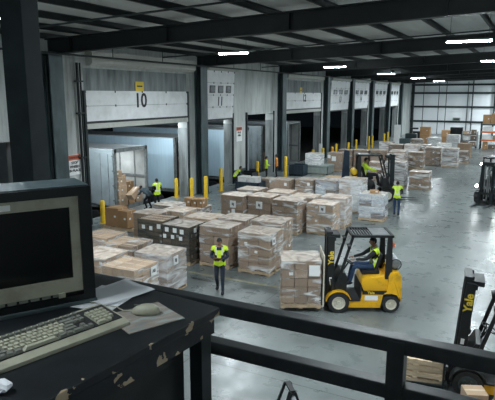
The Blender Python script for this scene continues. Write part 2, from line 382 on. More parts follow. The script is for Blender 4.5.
# roof girders across, purlins along
YG = [-6, 5.5, 16.8, 28.1, 39.8, 50.3, 58.2, 66, 74.3, 82]
def girder(y):
    g = MB()
    for lo, hi, hw in ((7.72, 7.76, .16), (7.76, 8.30, .012), (8.30, 8.34, .16)):
        g.prism([(x0, lo + RZ(x0)), (x1 - .3, lo + RZ(x1)), (x1 - .3, hi + RZ(x1)), (x0, hi + RZ(x0))], y - hw, y + hw)
    for k in range(9):
        xx = x0 + 2 + k * 4.8; g.box2((xx - .01, y - .15, 7.76 + RZ(xx)), (xx + .01, y + .15, 8.3 + RZ(xx)))
    struct(g.build('roof_girder', 'girder'))
for y in YG: girder(y)
xx = XB + .8
while xx < 23:
    g = MB()
    for lo, hi, a, b in ((8.33, 8.345, -.05, .05), (8.345, 8.54, -.05, -.035), (8.535, 8.55, -.05, .05)):
        g.box2((xx + a, -9, lo + RZ(xx)), (xx + b + .0, YB, hi + RZ(xx)))
    struct(g.build('roof_purlin', 'girder')); xx += 2.0
# sprinkler pipe along the dock side and a lamp pipe
g = MB(); g.cyl((-17.2, -8, 7.62), (-17.2, YB - .5, 7.62), .045, seg=8)
for k in range(24): g.cyl((-17.2, 1 + k * 3.7, 7.62), (-17.2, 1 + k * 3.7, 8.3), .018, seg=6)
struct(g.build('sprinkler_pipe', 'steel'))
for y in (12.6, 24.2, 36):
    g = MB(); g.cyl((x0 + 1, y, 8.05 + RZ(x0)), (x1 - 1, y, 8.05 + RZ(x1)), .03, seg=8); struct(g.build('roof_pipe', 'steel'))
# soffit boxes over the wide doors
def soffit(a, b, z0=7.3, z1=7.92, d=.42, k=6):
    g = MB(); g.prism([(XW, z0), (XW + d * .6, z0), (XW + d, z0 + .12), (XW + d, z1), (XW, z1)], a, b); struct(g.build('trim_%d' % k, 'soffit'))
soffit(18.9, 27.3, k=6); soffit(28.7, 32.4, 7.5, 7.85, .5, 7); soffit(40.8, 49.0, 7.3, 7.75, .4, 8)
for i, k in ((6, 9), (7, 10), (8, 11), (9, 12)): soffit(OPEN[i][0], OPEN[i][1], 7.35, 7.7, .4, k)
# steel columns in front of the wall
for yc in (5.4, 16.75, 28.1, 39.85, 50.2, 58.0, 66, 74.3, 81.8):
    g = MB(); fw = .36
    g.box2((XW + .42, yc - fw, 0), (XW + .47, yc + fw, 7.75)); g.box2((XW + .003, yc - fw, 0), (XW + .05, yc + fw, 7.75))
    g.box2((XW + .05, yc - .02, 0), (XW + .42, yc + .02, 7.75)); g.box2((XW + .003, yc - .45, 0), (XW + .6, yc + .45, .03))
    struct(g.build('dock_column', 'steel_blue'))
    g = MB(); g.cyl((XW + .2, yc - .3, .04), (XW + .2, yc - .3, 7.6), .05, seg=8); g.cyl((XW + .12, yc + .3, .04), (XW + .12, yc + .3, 7.6), .035, seg=8)
    struct(g.build('column_conduit', 'steel'))
# frames round the openings
for i, (a, b) in enumerate(OPEN[1:]):
    g = MB()
    g.box2((XW + .002, a - .12, 0), (XW + .12, a, 6.2 if i in (1, 4) else 4.8)); g.box2((XW + .002, b, 0), (XW + .1, b + .1, 6.2 if i in (1, 4) else 4.8))
    struct(g.build('door_frame', 'steel'))
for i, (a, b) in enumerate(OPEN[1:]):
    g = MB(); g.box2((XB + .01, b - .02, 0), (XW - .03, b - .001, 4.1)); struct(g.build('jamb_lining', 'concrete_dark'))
# vertical pipes beside door 10
g = MB()
for y, r in ((18.25, .06), (18.42, .04)):
    g.cyl((XW + .12, y, 0), (XW + .12, y, 7.4), r, seg=8)
for z in (3.2, 5.2, 6.6): g.box((XW + .1, 18.33, z), (.16, .42, .06))
struct(g.build('trim_13', 'steel'))

# overhead doors
def door(idx, a, b, z0, z1, num, tilt, windows, plate=False, small=False):
    root = bpy.data.objects.new('door_%d' % idx, None); COL.objects.link(root); struct(root)
    root.location = (XW + .02, (a + b) / 2, z0); root.rotation_euler = (0, tilt, 0)
    wd = b - a; h = z1 - z0
    q = MB(); n = max(2, round(h / .72))
    for k in range(n):
        q.box2((0, -wd / 2, h * k / n + .006), (.06, wd / 2, h * (k + 1) / n - .006), bev=.006)
    q.build('panel', 'white_panel', root)
    if not windows: q = MB(); q.box2((-.02, -wd / 2, -.34), (.10, wd / 2, -.10)); q.build('lintel_rail', 'soffit', root)
    q = MB(); q.box2((-.01, -wd / 2, -.10), (.07, wd / 2, 0)); q.build('bottom_seal', 'black', root)
    q = MB()
    for k in range(1, n + 1):
        for j in range(1 if small else 0, 5):
            y = -wd / 2 + wd * (j + .0) / 4 if not small else -wd / 2 + wd * (j) / 4.0
            if abs(y) < wd / 2 + .01: q.box((.07, max(-wd / 2 + .06, min(wd / 2 - .06, y)), h * k / n - (.0 if k < n else .05)), (.02, .06, .10))
    q.build('hinge_set', 'steel', root)
    face = Matrix.Translation((.064, 0, 0)) @ Matrix.Rotation(PI / 2, 4, 'Z') @ Matrix.Rotation(PI / 2, 4, 'X')
    if windows:
        zz = h * .62
        for k in (-1, 0, 1):
            q = MB(); q.box((.062, k * wd * .29, zz), (.03, wd * .19, .46), bev=.01); fr = q.build('window_frame', 'steel', root)
            q = MB(); q.box((.08, k * wd * .29, zz), (.012, wd * .14, .34)); q.build('pane', 'glass', fr)
    if num:
        q = MB(); sz = (1.0 if num == '10' else .85) if not windows else .78
        q.text(num, sz, Matrix.Translation((0, plate_off(a, b, num), h * (.64 if not windows else .36))) @ face, 0, .004, .022, 1.0)
        q.build('door_number', 'ink', root)
    return root
def plate_off(a, b, num): return 22.62 - (a + b) / 2 if num == '10' else 0
door(1, 18.65, 26.85, 4.8, 6.2, '10', 0, False)
door(2, 28.75, 32.2, 4.5, 7.5, '11', .06, True, small=True)
door(3, 40.75, 49.0, 4.85, 6.2, '12', 0, False)
for k, i in enumerate((6, 7, 8, 9)):
    a, b = OPEN[i]; door(4 + k, a + .1, b - .1, 4.5, 7.4, ('13', '14', '', '')[k], .06, True, small=True)
t = thing('yellow_notice', 'small yellow notice plate above the number 10 on the header', 'sign', (XW + .03, 22.62, 6.42))
q = MB(); q.box((0, 0, 0), (.02, .66, .5)); q.build('plate', 'sign_yellow', t)
q = MB(); q.box((.012, 0, .02), (.006, .42, .07)); q.build('printed_line', 'ink', t)
t = thing('yellow_notice', 'tiny yellow notice above the number 12 door', 'sign', (XW + .03, 44.2, 6.38))
q = MB(); q.box((0, 0, 0), (.02, .5, .5)); q.build('plate', 'sign_yellow', t)
q = MB(); q.box((.012, 0, .02), (.006, .3, .07)); q.build('printed_line', 'ink', t)
def danger_sign(y, z, w, h, label, lines, loc_x=XW + .03):
    t = thing('safety_sign', label, 'sign', (loc_x, y, z))
    q = MB(); q.box((0, 0, 0), (.02, w, h), 0); q.build('plate', 'label', t)
    q = MB(); q.box((.012, 0, h * .36), (.008, w * .96, h * .26)); q.build('header_band', 'red', t)
    face = Matrix.Translation((.02, 0, 0)) @ Matrix.Rotation(PI / 2, 4, 'Z') @ Matrix.Rotation(PI / 2, 4, 'X')
    q = MB(); q.text('DANGER', h * .17, Matrix.Translation((0, 0, h * .36)) @ face, 0, .002, .006); q.build('header_lettering', 'ink', t); q = MB()
    for k, s in enumerate(lines): q.text(s, h * .17, Matrix.Translation((0, 0, h * (.1 - .19 * k))) @ face, 0, .002, .006)
    q.build('lettering', 'ink', t)
danger_sign(17.85, 2.92, .78, .92, 'white danger sign with an orange red header left of door 10', ['STOP', 'WHEELS', 'IN PLACE'])
danger_sign(33.2, 3.35, .8, 1.0, 'white sign with a red band on the pier right of door 11', ['DOCK', 'AREA'])

# ------------------------------------------------------------------ mezzanine in the foreground
ZD, ZF = 5.2, 4.2
g = MB(); g.box2((-9, -8, ZF - .2), (8, 1.95, ZF)); struct(g.build('mezzanine_floor', 'mezz'))
g = MB()
for xx in (-9, -5, 4, 8):
    g.box2((xx - .12, -7.9, 0), (xx + .12, -7.66, ZF - .2))
    g.box2((xx - .12, 1.5, 0), (xx + .12, 1.74, ZF - .2)) if xx < -8 or xx > 3 else None
struct(g.build('mezzanine_column', 'steel'))
# one big column just past the railing
t = thing('steel_column', 'thick dark steel column rising behind the old monitor', 'column', (-4.165, 3.5, 0), R(14))
q = MB(); q.box2((-.07, -.15, .03), (.15, .10, 7.9), bev=.01); q.build('shaft', 'column_paint', t)
q = MB(); q.box2((-.25, -.25, 0), (.25, .25, .03)); q.build('base_plate', 'steel', t)
# railing
t = thing('guard_rail', 'dark square tube guard rail in front of the warehouse floor', 'railing', (-.38, 1.87, ZF))
for nm, z in (('top_rail', ZD - .05 - .028 - ZF), ('middle_rail', 4.94 - ZF), ('lower_rail', 4.55 - ZF)):
    q = MB(); q.box2((-6.5, -.03, z - .028), (5, .03, z + .028), bev=.005); q.build(nm, 'rail', t)
for xx in (-6.2, -4.1, -2.2, 0, 1.9, 3.8):
    q = MB(); q.box2((xx - .031, -.033, 0), (xx + .031, .033, ZD - .058 - ZF), bev=.004); q.box2((xx - .07, -.07, 0), (xx + .07, .07, .012)); q.build('post', 'rail', t)
# desk: local x = out towards its front edge, local y = along the edge; origin = far right corner of the top
dt = thing('computer_desk', 'chipped black desk with worn tan edges carrying the old computer', 'desk', (-1.02, 1.695, ZF), R(-5.5))
hz = ZD - ZF
q = MB(); q.box2((-.78, -1.55, hz - .032), (0, 0, hz), bev=.004); q.build('desktop', 'desk', dt)
q = MB(); q.box2((-.035, -1.5, hz - .10), (-.012, -.02, hz - .032)); q.build('front_apron', 'desk', dt)
q = MB(); q.box2((-.76, -.045, hz - .10), (-.02, -.02, hz - .032)); q.build('side_apron', 'casing_dusty', dt)
for xx, yy in ((-.055, -.055), (-.055, -1.5), (-.74, -.055), (-.74, -1.5)):
    q = MB(); q.box2((xx - .03, yy - .03, 0), (xx + .03, yy + .03, hz - .032), bev=.003); q.build('leg', 'steel', dt)
q = MB(); q.box2((-.62, -1.44, .06), (-.10, -.10, hz - .10), bev=.005); q.build('drawer_cabinet', 'black', dt)
# monitor (front faces local -Y)
mo = thing('crt_monitor', 'old computer monitor with beige bezel in a dark casing on the desk', 'monitor', (-1.50, 1.53, ZD), R(60))
W, H = .52, .462
q = MB()
q.prism([(-W, 0), (0, 0), (0, H), (-W, H)], .0, .05, bev=.006)
q.prism([(-W, 0.0), (0, 0.0), (0, H), (-W, H)], .05, .20, bev=.004)
q.prism([(-W + .06, .05), (-.06, .05), (-.06, H - .05), (-W + .06, H - .05)], .20, .40, bev=.02)
q.build('casing', 'casing', mo)
q = MB(); q.box2((-W, .002, H - .001), (.0, .198, H + .003)); q.build('top_cover', 'casing_dusty', mo)
q = MB(); q.box2((-W, -.028, 0), (.004, .0, .016), bev=.003); q.build('base_lip', 'casing_dusty', mo)
def ring(q, xa, xb, za, zb, t_l, t_r, t_b, t_t, y0, y1, m=0):
    q.box2((xa, y0, za), (xb, y1, za + t_b), m); q.box2((xa, y0, zb - t_t), (xb, y1, zb), m)
    q.box2((xa, y0, za + t_b), (xa + t_l, y1, zb - t_t), m); q.box2((xb - t_r, y0, za + t_b), (xb, y1, zb - t_t), m)
q = MB(); ring(q, -W + .02, -.045, .055, H - .035, .032, .034, .055, .040, -.012, .004); be = q.build('bezel', 'beige', mo)
q = MB(); ring(q, -W + .0, 0, 0, H, .02, .045, .04, .034, -.02, .004); q.build('outer_frame', 'casing', mo)
q = MB(); q.box2((-W + .05, -.004, .11), (-.077, .006, H - .074)); q.build('screen', 'screen', mo)
q = MB(); q.box2((-.345, -.017, H - .066), (-.285, -.011, H - .046)); q.build('badge', 'label', be)
for k in range(7):
    q = MB(); q.box2((-.40 + k * .04, -.017, .045), (-.37 + k * .04, -.011, .056)); q.build('button', 'keydark', be)
q = MB(); q.box2((-.14, -.019, .040), (-.115, -.011, .058)); q.build('power_button', 'keylight', be)
for z in (.22, .34):
    q = MB(); q.box((.006, .05, z), (.014, .03, .05), bev=.003); q.build('side_latch', 'casing_dusty', mo)
# keyboard (typist on local -Y)
kb = thing('keyboard', 'dirty beige full size keyboard lying in front of the monitor', 'keyboard', (-1.360, 1.200, ZD), R(76.5))
q = MB()
q.prism([(-.095, 0), (.09, 0), (.09, .034), (.065, .036), (-.062, .022), (-.095, .014)], -.232, .232, axis='X', bev=.004)
q.build('case', 'beige', kb, 40)
q = MB(); q.box((-.0, -.0, 0), (.450, .128, .003), 0, Matrix.Rotation(math.atan(.11), 3, 'X')); o = q.build('key_bed', 'ink', kb); o.location = (-.002, .003, .0298)
def kz(y): return .0245 + (y + .062) * .11
kcache = {}
def key(x, y, w, d=.0165, mt='keylight'):
    kk = (round(w, 4), round(d, 4), mt)
    if kk not in kcache:
        b = MB(); vs = b.box((0, 0, .005), (w, d, .010))
        for v in vs:
            if v.co.z > .006: v.co.x *= .8; v.co.y *= .78
        kcache[kk] = b.mesh('key', mt)
    o = link('key', kcache[kk], kb, (x, y, kz(y))); o.rotation_euler = (math.atan(.11), 0, 0)
p_ = .0188
xs = -.218
for r_, (widths, y) in enumerate([
        ([1] * 13 + [2], .027), ([1.5] + [1] * 12 + [1.5], .008), ([1.75] + [1] * 11 + [2.25], -.011), ([2.25] + [1] * 10 + [2.75], -.030), ([1.5, 1.25, 1.5, 6.5, 1.5, 1.25, 1.5], -.049)]):
    x = xs
    for k, wv in enumerate(widths):
        edge = (k == 0 or k == len(widths) - 1 or (r_ == 4 and wv < 3))
        key(x + wv * p_ / 2, y, wv * p_ - .0022, mt='keydark' if edge else 'keylight'); x += wv * p_
for k in range(13): key(xs + .0094 + k * p_ * 1.1, .053, p_ - .003, .014, 'keydark')
for i in range(3):
    for j in range(2): key(.064 + i * p_, .027 - j * .019, p_ - .0022, mt='keydark')
    key(.064 + i * p_, -.049, p_ - .0022, mt='keydark')
    key(.064 + i * p_, .053, p_ - .003, .014, 'keydark')
key(.064 + p_, -.030, p_ - .0022, mt='keydark')
for i in range(4):
    for j in range(4): key(.138 + i * p_, .027 - j * .019, p_ - .0022)
key(.147, -.049, 2 * p_ - .0022); key(.176, -.049, p_ - .0022)
# mouse pad and mouse
tag(o := MB().build('mouse_pad', 'pad'), 'worn mouse pad with a faded picture under the mouse', 'mouse pad')
q = MB(); q.prism([(-.11, -.1), (.11, -.1), (.11, .1), (-.11, .1)], 0, .004, axis='Z', bev=.0015)
o.data = q.mesh('mouse_pad', 'pad'); o.location = (-1.213, 1.482, ZD); o.rotation_euler = (0, 0, R(66))
ms = thing('computer_mouse', 'rounded beige computer mouse on the mouse pad', 'mouse', (-1.225, 1.508, ZD + .004), R(24))
q = MB(); vs = q.ball((0, 0, .008), (.054, .031, .030), 0, 20)
for v in vs:
    if v.co.z < .002: v.co.z = .002 if v.co.z > -.02 else 0.0
    v.co.z *= 1 + .12 * (v.co.x / .054)
q.build('shell', 'beige', ms, 60)
q = MB(); q.box((-.022, 0, .0325), (.046, .0015, .004)); q.build('button_gap', 'keydark', ms)
q = MB(); q.tube([(-.052, 0, .01), (-.09, .012, .004), (-.13, .05, .003), (-.17, .06, .003), (-.26, .10, .003)], .0022, 0, 6); q.build('cable', 'keylight', ms)
def sheet(name, label, loc, rz, w, h, wob, seed):
    random.seed(seed); bm = bmesh.new(); n = 8
    V = [[bm.verts.new(((i / n - .5) * w, (j / n - .5) * h, .0015 + wob * (math.sin(i * .9 + seed) * math.cos(j * .7) * .5 + .5) * (abs(i / n - .5) + abs(j / n - .5)))) for j in range(n + 1)] for i in range(n + 1)]
    for i in range(n):
        for j in range(n): bm.faces.new((V[i][j], V[i + 1][j], V[i + 1][j + 1], V[i][j + 1]))
    me = bpy.data.meshes.new(name); bm.to_mesh(me); bm.free(); me.materials.append(M['paper'])
    for p in me.polygons: p.use_smooth = True
    o = link(name, me, None, loc, rz); md = o.modifiers.new('s', 'SOLIDIFY'); md.thickness = .0006
    return tag(o, label, 'paper')
sheet('paper_sheet', 'upper white paper sheet on the desk beside the monitor', (-1.475, 1.625, ZD + .003), R(-14), .20, .25, .006, 2)
sheet('paper_sheet', 'lower white paper sheet whose corner shows by the keyboard', (-1.475, 1.56, ZD), R(8), .20, .25, .002, 5)
random.seed(3)
q = MB(); vs = q.ball((0, 0, .015), (.03, .024, .016), 0, 10)
for v in vs: v.co += Vector((random.uniform(-.006, .006), random.uniform(-.006, .006), random.uniform(-.0, .006)))
tag(q.build('crumpled_paper', 'paper', None, None, (-1.235, .895, ZD)), 'small crumpled white paper at the near end of the desk', 'paper')

# ------------------------------------------------------------------ people
def skin_mesh(verts, edges, root, sub=2):
    me = bpy.data.meshes.new('sk'); me.from_pydata([v[0] for v in verts], edges, [])
    o = bpy.data.objects.new('sk', me); COL.objects.link(o)
    md = o.modifiers.new('Skin', 'SKIN'); md.use_smooth_shade = True
    lay = me.skin_vertices[0].data if me.skin_vertices else None
    for i, v in enumerate(verts):
        lay[i].radius = v[1]; lay[i].use_root = (i == root)
    s = o.modifiers.new('Sub', 'SUBSURF'); s.levels = sub; s.render_levels = sub
    bpy.context.view_layer.update()
    r = bpy.data.meshes.new_from_object(o.evaluated_get(bpy.context.evaluated_depsgraph_get()))
    bpy.data.objects.remove(o); bpy.data.meshes.remove(me); return r
def seg_dist(p, a, b):
    d = b - a; t = max(0, min(1, (p - a).dot(d) / max(d.length_squared, 1e-9))); return (p - a - d * t).length
STAND = dict(pelvis=(0, 0, .95), spine=(0, .0, 1.12), chest=(0, 0, 1.33), neck=(0, .0, 1.50), head=(0, .02, 1.625),
             ls=(-.185, 0, 1.42), le=(-.235, -.03, 1.14), lw=(-.22, .06, .90), lh=(-.21, .10, .82),
             rs=(.185, 0, 1.42), re=(.235, -.03, 1.14), rw=(.22, .06, .90), rh=(.21, .10, .82),
             lhip=(-.095, 0, .90), lk=(-.105, .03, .50), la=(-.11, -.02, .09), lt=(-.125, .15, .04),
             rhip=(.095, 0, .90), rk=(.105, .03, .50), ra=(.11, -.02, .09), rt=(.125, .15, .04))
def person(label, loc, rotz, pose={}, jacket='navy', trousers='navy', vest='hivis', skin='skin', cap=None, group=None, look=0.0, nod=0.0):
    J = {k: Vector(v) for k, v in {**STAND, **pose}.items()}
    rad = dict(pelvis=(.155, .12), spine=(.15, .115), chest=(.175, .14), neck=(.058, .058), ls=(.075, .075), le=(.05, .05), lw=(.036, .036),
               rs=(.075, .075), re=(.05, .05), rw=(.036, .036), lhip=(.095, .095), lk=(.066, .066), la=(.048, .048), lt=(.04, .035),
               rhip=(.095, .095), rk=(.066, .066), ra=(.048, .048), rt=(.04, .035))
    names = list(rad); verts = [(J[k], rad[k]) for k in names]; ix = {k: i for i, k in enumerate(names)}
    E = [('pelvis', 'spine'), ('spine', 'chest'), ('chest', 'neck'), ('chest', 'ls'), ('ls', 'le'), ('le', 'lw'), ('chest', 'rs'), ('rs', 're'), ('re', 'rw'),
         ('pelvis', 'lhip'), ('lhip', 'lk'), ('lk', 'la'), ('la', 'lt'), ('pelvis', 'rhip'), ('rhip', 'rk'), ('rk', 'ra'), ('ra', 'rt')]
    # neck continues into the skull
    up = (J['head'] - J['neck']).normalized()
    verts.append((J['head'] - up * .05, (.055, .058))); E2 = [(ix[a], ix[b]) for a, b in E] + [(ix['neck'], len(verts) - 1)]
    me = skin_mesh(verts, E2, 0)
    bm = bmesh.new(); bm.from_mesh(me); bpy.data.meshes.remove(me)
    segs = [(J[a], J[b], (1 if b in ('lhip', 'rhip', 'lk', 'rk', 'la', 'ra') else 3 if b in ('lt', 'rt') else 0), (a, b)) for a, b in E]
    vestf = []
    for fc in bm.faces:
        c = fc.calc_center_median(); best = min(segs, key=lambda s_: seg_dist(c, s_[0], s_[1]))
        m = best[2]
        if best[3] == ('chest', 'neck') and (c - J['neck']).dot(up) > -.01: m = 2
        if (c - J['neck']).dot(up) > .03 and (c - J['neck']).length < .3: m = 2
        fc.material_index = m
        if best[3] in (('pelvis', 'spine'), ('spine', 'chest'), ('chest', 'neck'), ('chest', 'ls'), ('chest', 'rs')) and m == 0: vestf.append(fc)
        elif best[3] in (('pelvis', 'lhip'), ('pelvis', 'rhip')): vestf.append(fc)
        elif best[3] in (('ls', 'le'), ('rs', 're')) and m == 0 and (c - best[0]).length < .085: vestf.append(fc)
    # vest: the torso faces again, moved outwards, cut into bands of reflective tape
    vb = bmesh.new(); vm = {}
    for fc in vestf:
        vv = []
        for v in fc.verts:
            if v not in vm: vm[v] = vb.verts.new(v.co + v.normal * .020)
            vv.append(vm[v])
        vb.faces.new(vv)
    axis = (J['neck'] - J['pelvis']).normalized(); L_ = (J['neck'] - J['pelvis']).length
    fwd = Vector((-(J['rs'] - J['ls']).y, (J['rs'] - J['ls']).x, 0)).normalized(); side = (J['rs'] - J['ls']).normalized()
    cuts = [.22, .33]
    for tcut in cuts:
        bmesh.ops.bisect_plane(vb, geom=vb.verts[:] + vb.edges[:] + vb.faces[:], plane_co=J['pelvis'] + axis * L_ * tcut, plane_no=axis)
    for sx in (-.11, -.075, .075, .11):
        bmesh.ops.bisect_plane(vb, geom=vb.verts[:] + vb.edges[:] + vb.faces[:], plane_co=J['chest'] + side * sx, plane_no=side)
    dele = []
    for fc in vb.faces:
        c = fc.calc_center_median(); tt = (c - J['pelvis']).dot(axis) / L_; sx = (c - J['chest']).dot(side)
        fc.material_index = 1 if (.22 < tt < .33 or (.075 < abs(sx) < .11 and tt > .33)) else 0
        if tt > .76 and abs(sx) < .45 * (tt - .76) + .01 and (c - J['chest']).dot(fwd) > 0.03: dele.append(fc)
        if tt < -.12: dele.append(fc)
    bmesh.ops.delete(vb, geom=list(set(dele)), context='FACES')
    root = thing('person', label, 'person', loc, rotz, group)
    # head, ears, nose and hands join the body mesh
    b = MB(); b.bm.free(); b.bm = bm
    hq = Matrix.Rotation(look, 3, 'Z') @ Matrix.Rotation(nod, 3, 'X'); hc = J['head']
    vs = b.ball((0, 0, 0), (.076, .096, .118), 2, 20)
    for v in vs:
        x, y, z = v.co
        if z < -.03: k = 1 - .42 * min(1, (-z - .03) / .09); x *= k; y = y * (k * .5 + .5) + .012 * (1 - k)
        if y > 0:
            y += .026 * math.exp(-((x / .013) ** 2) - ((z + .018) / .024) ** 2)
            for sx in (-1, 1): y -= .009 * math.exp(-(((x - sx * .03) / .016) ** 2) - ((z - .012) / .014) ** 2)
            y += .006 * math.exp(-((x / .022) ** 2) - ((z + .058) / .01) ** 2)
        v.co = hc + hq @ Vector((x, y, z))
    for sx in (-1, 1): b.ball(hc + hq @ Vector((sx * .076, -.008, -.008)), (.012, .02, .03), 2, 8, hq)
    for s_ in ('l', 'r'):
        w_, h_ = J[s_ + 'w'], J[s_ + 'h']; d = (h_ - w_).normalized()
        sd = d.cross(Vector((0, 0, 1)))
        sd = sd.normalized() if sd.length > .2 else Vector((0, 1, 0))
        if pose.get(s_ + 'side'): sd = Vector(pose[s_ + 'side']).normalized()
        nm = d.cross(sd).normalized()
        rot = Matrix((sd, d, nm)).transposed()
        b.ball(w_ + d * .045, (.042, .055, .017), 2, 10, rot)
        for k, ln in enumerate((.062, .075, .07, .055)):
            base = w_ + d * .085 + sd * ((k - 1.5) * .019); mid = base + d * ln * .55 + nm * .008; tip = mid + d * ln * .35 + nm * .026
            b.cyl(base, mid, .0095, 2, 6, .0085); b.cyl(mid, tip, .0085, 2, 6, .006); b.ball(mid, (.0085,) * 3, 2, 6)
        base = w_ + d * .03 - sd * .036; mid = base + d * .035 - sd * .018 + nm * .012; b.cyl(base, mid, .012, 2, 6, .010); b.cyl(mid, mid + d * .03 + nm * .012, .010, 2, 6, .007)
    for s_ in ('l', 'r'):  # boots
        a, tt = J[s_ + 'a'], J[s_ + 't']; d = (tt - a); fl = Vector((d.x, d.y, d.z * .0)).normalized() if Vector((d.x, d.y, 0)).length > .03 else Vector((0, 1, 0))
        rot = Matrix((fl.cross(Vector((0, 0, 1))), fl, Vector((0, 0, 1)))).transposed()
        zb = min(a.z, tt.z + .03)
        b.ball(Vector((a.x, a.y, 0)) + fl * .07 + Vector((0, 0, max(.048, a.z - .045))), (.052, .145, .048), 3, 12, rot)
    body = b.build('body', [jacket, trousers, skin, 'blackcloth'], root, 60)
    me = bpy.data.meshes.new('safety_vest'); bmesh.ops.recalc_face_normals(vb, faces=vb.faces); vb.to_mesh(me); vb.free()
    me.materials.append(M[vest]); me.materials.append(M['reflective' if vest.startswith('hivis') else vest])
    for p in me.polygons: p.use_smooth = True
    link('safety_vest', me, root)
    q = MB()
    vs = q.ball((0, 0, 0), (.083, .104, .124), 0, 18)
    kill = [v for v in vs if (v.co.z < (.035 if v.co.y > .02 else -.045))]
    bmesh.ops.delete(q.bm, geom=kill, context='VERTS')
    for v in q.bm.verts: v.co = hc + hq @ v.co
    q.build('cap' if cap else 'hair', cap or 'hair', root, 60)
    for sx in (-1, 1):
        q = MB(); q.ball(hc + hq @ Vector((sx * .03, .083, .012)), (.011, .008, .008), 0, 8); q.build('eye', 'eye', root)
    return root

# walking man with clipboard, facing the mezzanine
person('man in yellow vest and navy clothes walking while reading a brown clipboard', (-8.26, 13.75, 0), R(203),
       dict(lw=(-.10, .25, 1.14), le=(-.26, .02, 1.16), lh=(-.03, .31, 1.14), rw=(.11, .26, 1.15), re=(.26, .02, 1.16), rh=(.05, .32, 1.15),
            lk=(-.10, .10, .50), la=(-.10, .10, .09), lt=(-.11, .27, .045), rk=(.10, .02, .49), ra=(.10, -.22, .14), rt=(.11, -.07, .045), head=(.0, .03, 1.63)),
       jacket='navy', trousers='navy', look=-.35, nod=-.15)
cb = thing('clipboard', 'brown clipboard held by the walking man in the yellow vest', 'clipboard', (-8.26, 13.75, 0), R(203))
rt = Matrix.Rotation(R(28), 3, 'X')
q = MB(); q.box((.02, .335, 1.175), (.24, .31, .008), 0, rt, .002); q.build('board', 'brownboard', cb)
q = MB(); q.box(Vector((.02, .335, 1.175)) + rt @ Vector((0, .13, .009)), (.09, .03, .012), 0, rt); q.build('clip', 'metal', cb)
q = MB(); q.box(Vector((.02, .335, 1.175)) + rt @ Vector((0, -.01, .006)), (.205, .25, .003), 0, rt); q.build('paper', 'card_light', cb)
# man walking away beside the far pallets
person('man in yellow vest walking away beside the wrapped load at the aisle', (-6.02, 27.5, 0), R(8),
       dict(lw=(-.20, .19, 1.08), lh=(-.17, .26, 1.06), le=(-.25, -.02, 1.15), rw=(.2, .2, 1.08), rh=(.17, .27, 1.06), re=(.25, -.02, 1.15),
            la=(-.1, .06, .09), lt=(-.11, .22, .045), ra=(.1, -.08, .09), rt=(.11, .08, .045)), jacket='blackcloth', trousers='jeans')
# two loaders at the open trailer
person('worker in yellow vest standing with back turned at the open trailer', (-17.35, 22.6, 0), R(70),
       dict(lw=(-.16, .28, 1.05), lh=(-.14, .36, 1.05), le=(-.27, .02, 1.14), rw=(.18, .26, 1.02), rh=(.15, .34, 1.02), re=(.26, .0, 1.14)),
       jacket='blackcloth', trousers='blackcloth')
person('worker bent over lifting a tilted carton at the open trailer', (-18.15, 22.75, 0), R(84),
       dict(pelvis=(0, -.22, .80), spine=(0, -.05, .92), chest=(0, .14, 1.03), neck=(0, .30, 1.10), head=(0, .42, 1.12), ls=(-.18, .20, 1.02), rs=(.18, .20, 1.02),
            le=(-.21, .33, .80), lw=(-.19, .48, .78), lh=(-.17, .56, .78), re=(.21, .33, .80), rw=(.19, .48, .78), rh=(.17, .56, .78),
            lhip=(-.1, -.2, .77), lk=(-.13, .08, .46), la=(-.12, -.10, .09), lt=(-.14, .07, .045), rhip=(.1, -.2, .77), rk=(.13, .02, .45), ra=(.12, -.2, .09), rt=(.14, -.03, .045)),
       jacket='greyblue', trousers='blackcloth', vest='greyblue', skin='skin_light')
# people by the doors further on
person('worker in black trousers and yellow vest standing by the dark opening past the sign', (-16.85, 34.6, 0), R(-60),
       dict(lw=(-.18, .24, 1.08), lh=(-.12, .32, 1.1), le=(-.26, .0, 1.15), rw=(.18, .26, 1.1), rh=(.12, .34, 1.1), re=(.26, .0, 1.15)), jacket='hivis', trousers='blackcloth')
person('worker in orange vest standing next to the black trousered worker', (-16.75, 36.1, 0), R(120), dict(), jacket='hivis_orange', trousers='blackcloth', vest='hivis_orange')
person('dark haired worker in yellow vest leaning over the dark cart below the red banded sign', (-17.0, 30.5, 0), R(-50),
       dict(pelvis=(0, -.15, .86), spine=(0, -.04, 1.0), chest=(0, .12, 1.14), neck=(0, .22, 1.27), head=(0, .29, 1.38), ls=(-.18, .14, 1.2), rs=(.18, .14, 1.2),
            le=(-.24, .25, .98), lw=(-.2, .42, .92), lh=(-.18, .5, .9), re=(.24, .25, .98), rw=(.2, .42, .92), rh=(.18, .5, .9), lhip=(-.095, -.13, .84), rhip=(.095, -.13, .84)),
       jacket='greyblue', trousers='blackcloth')

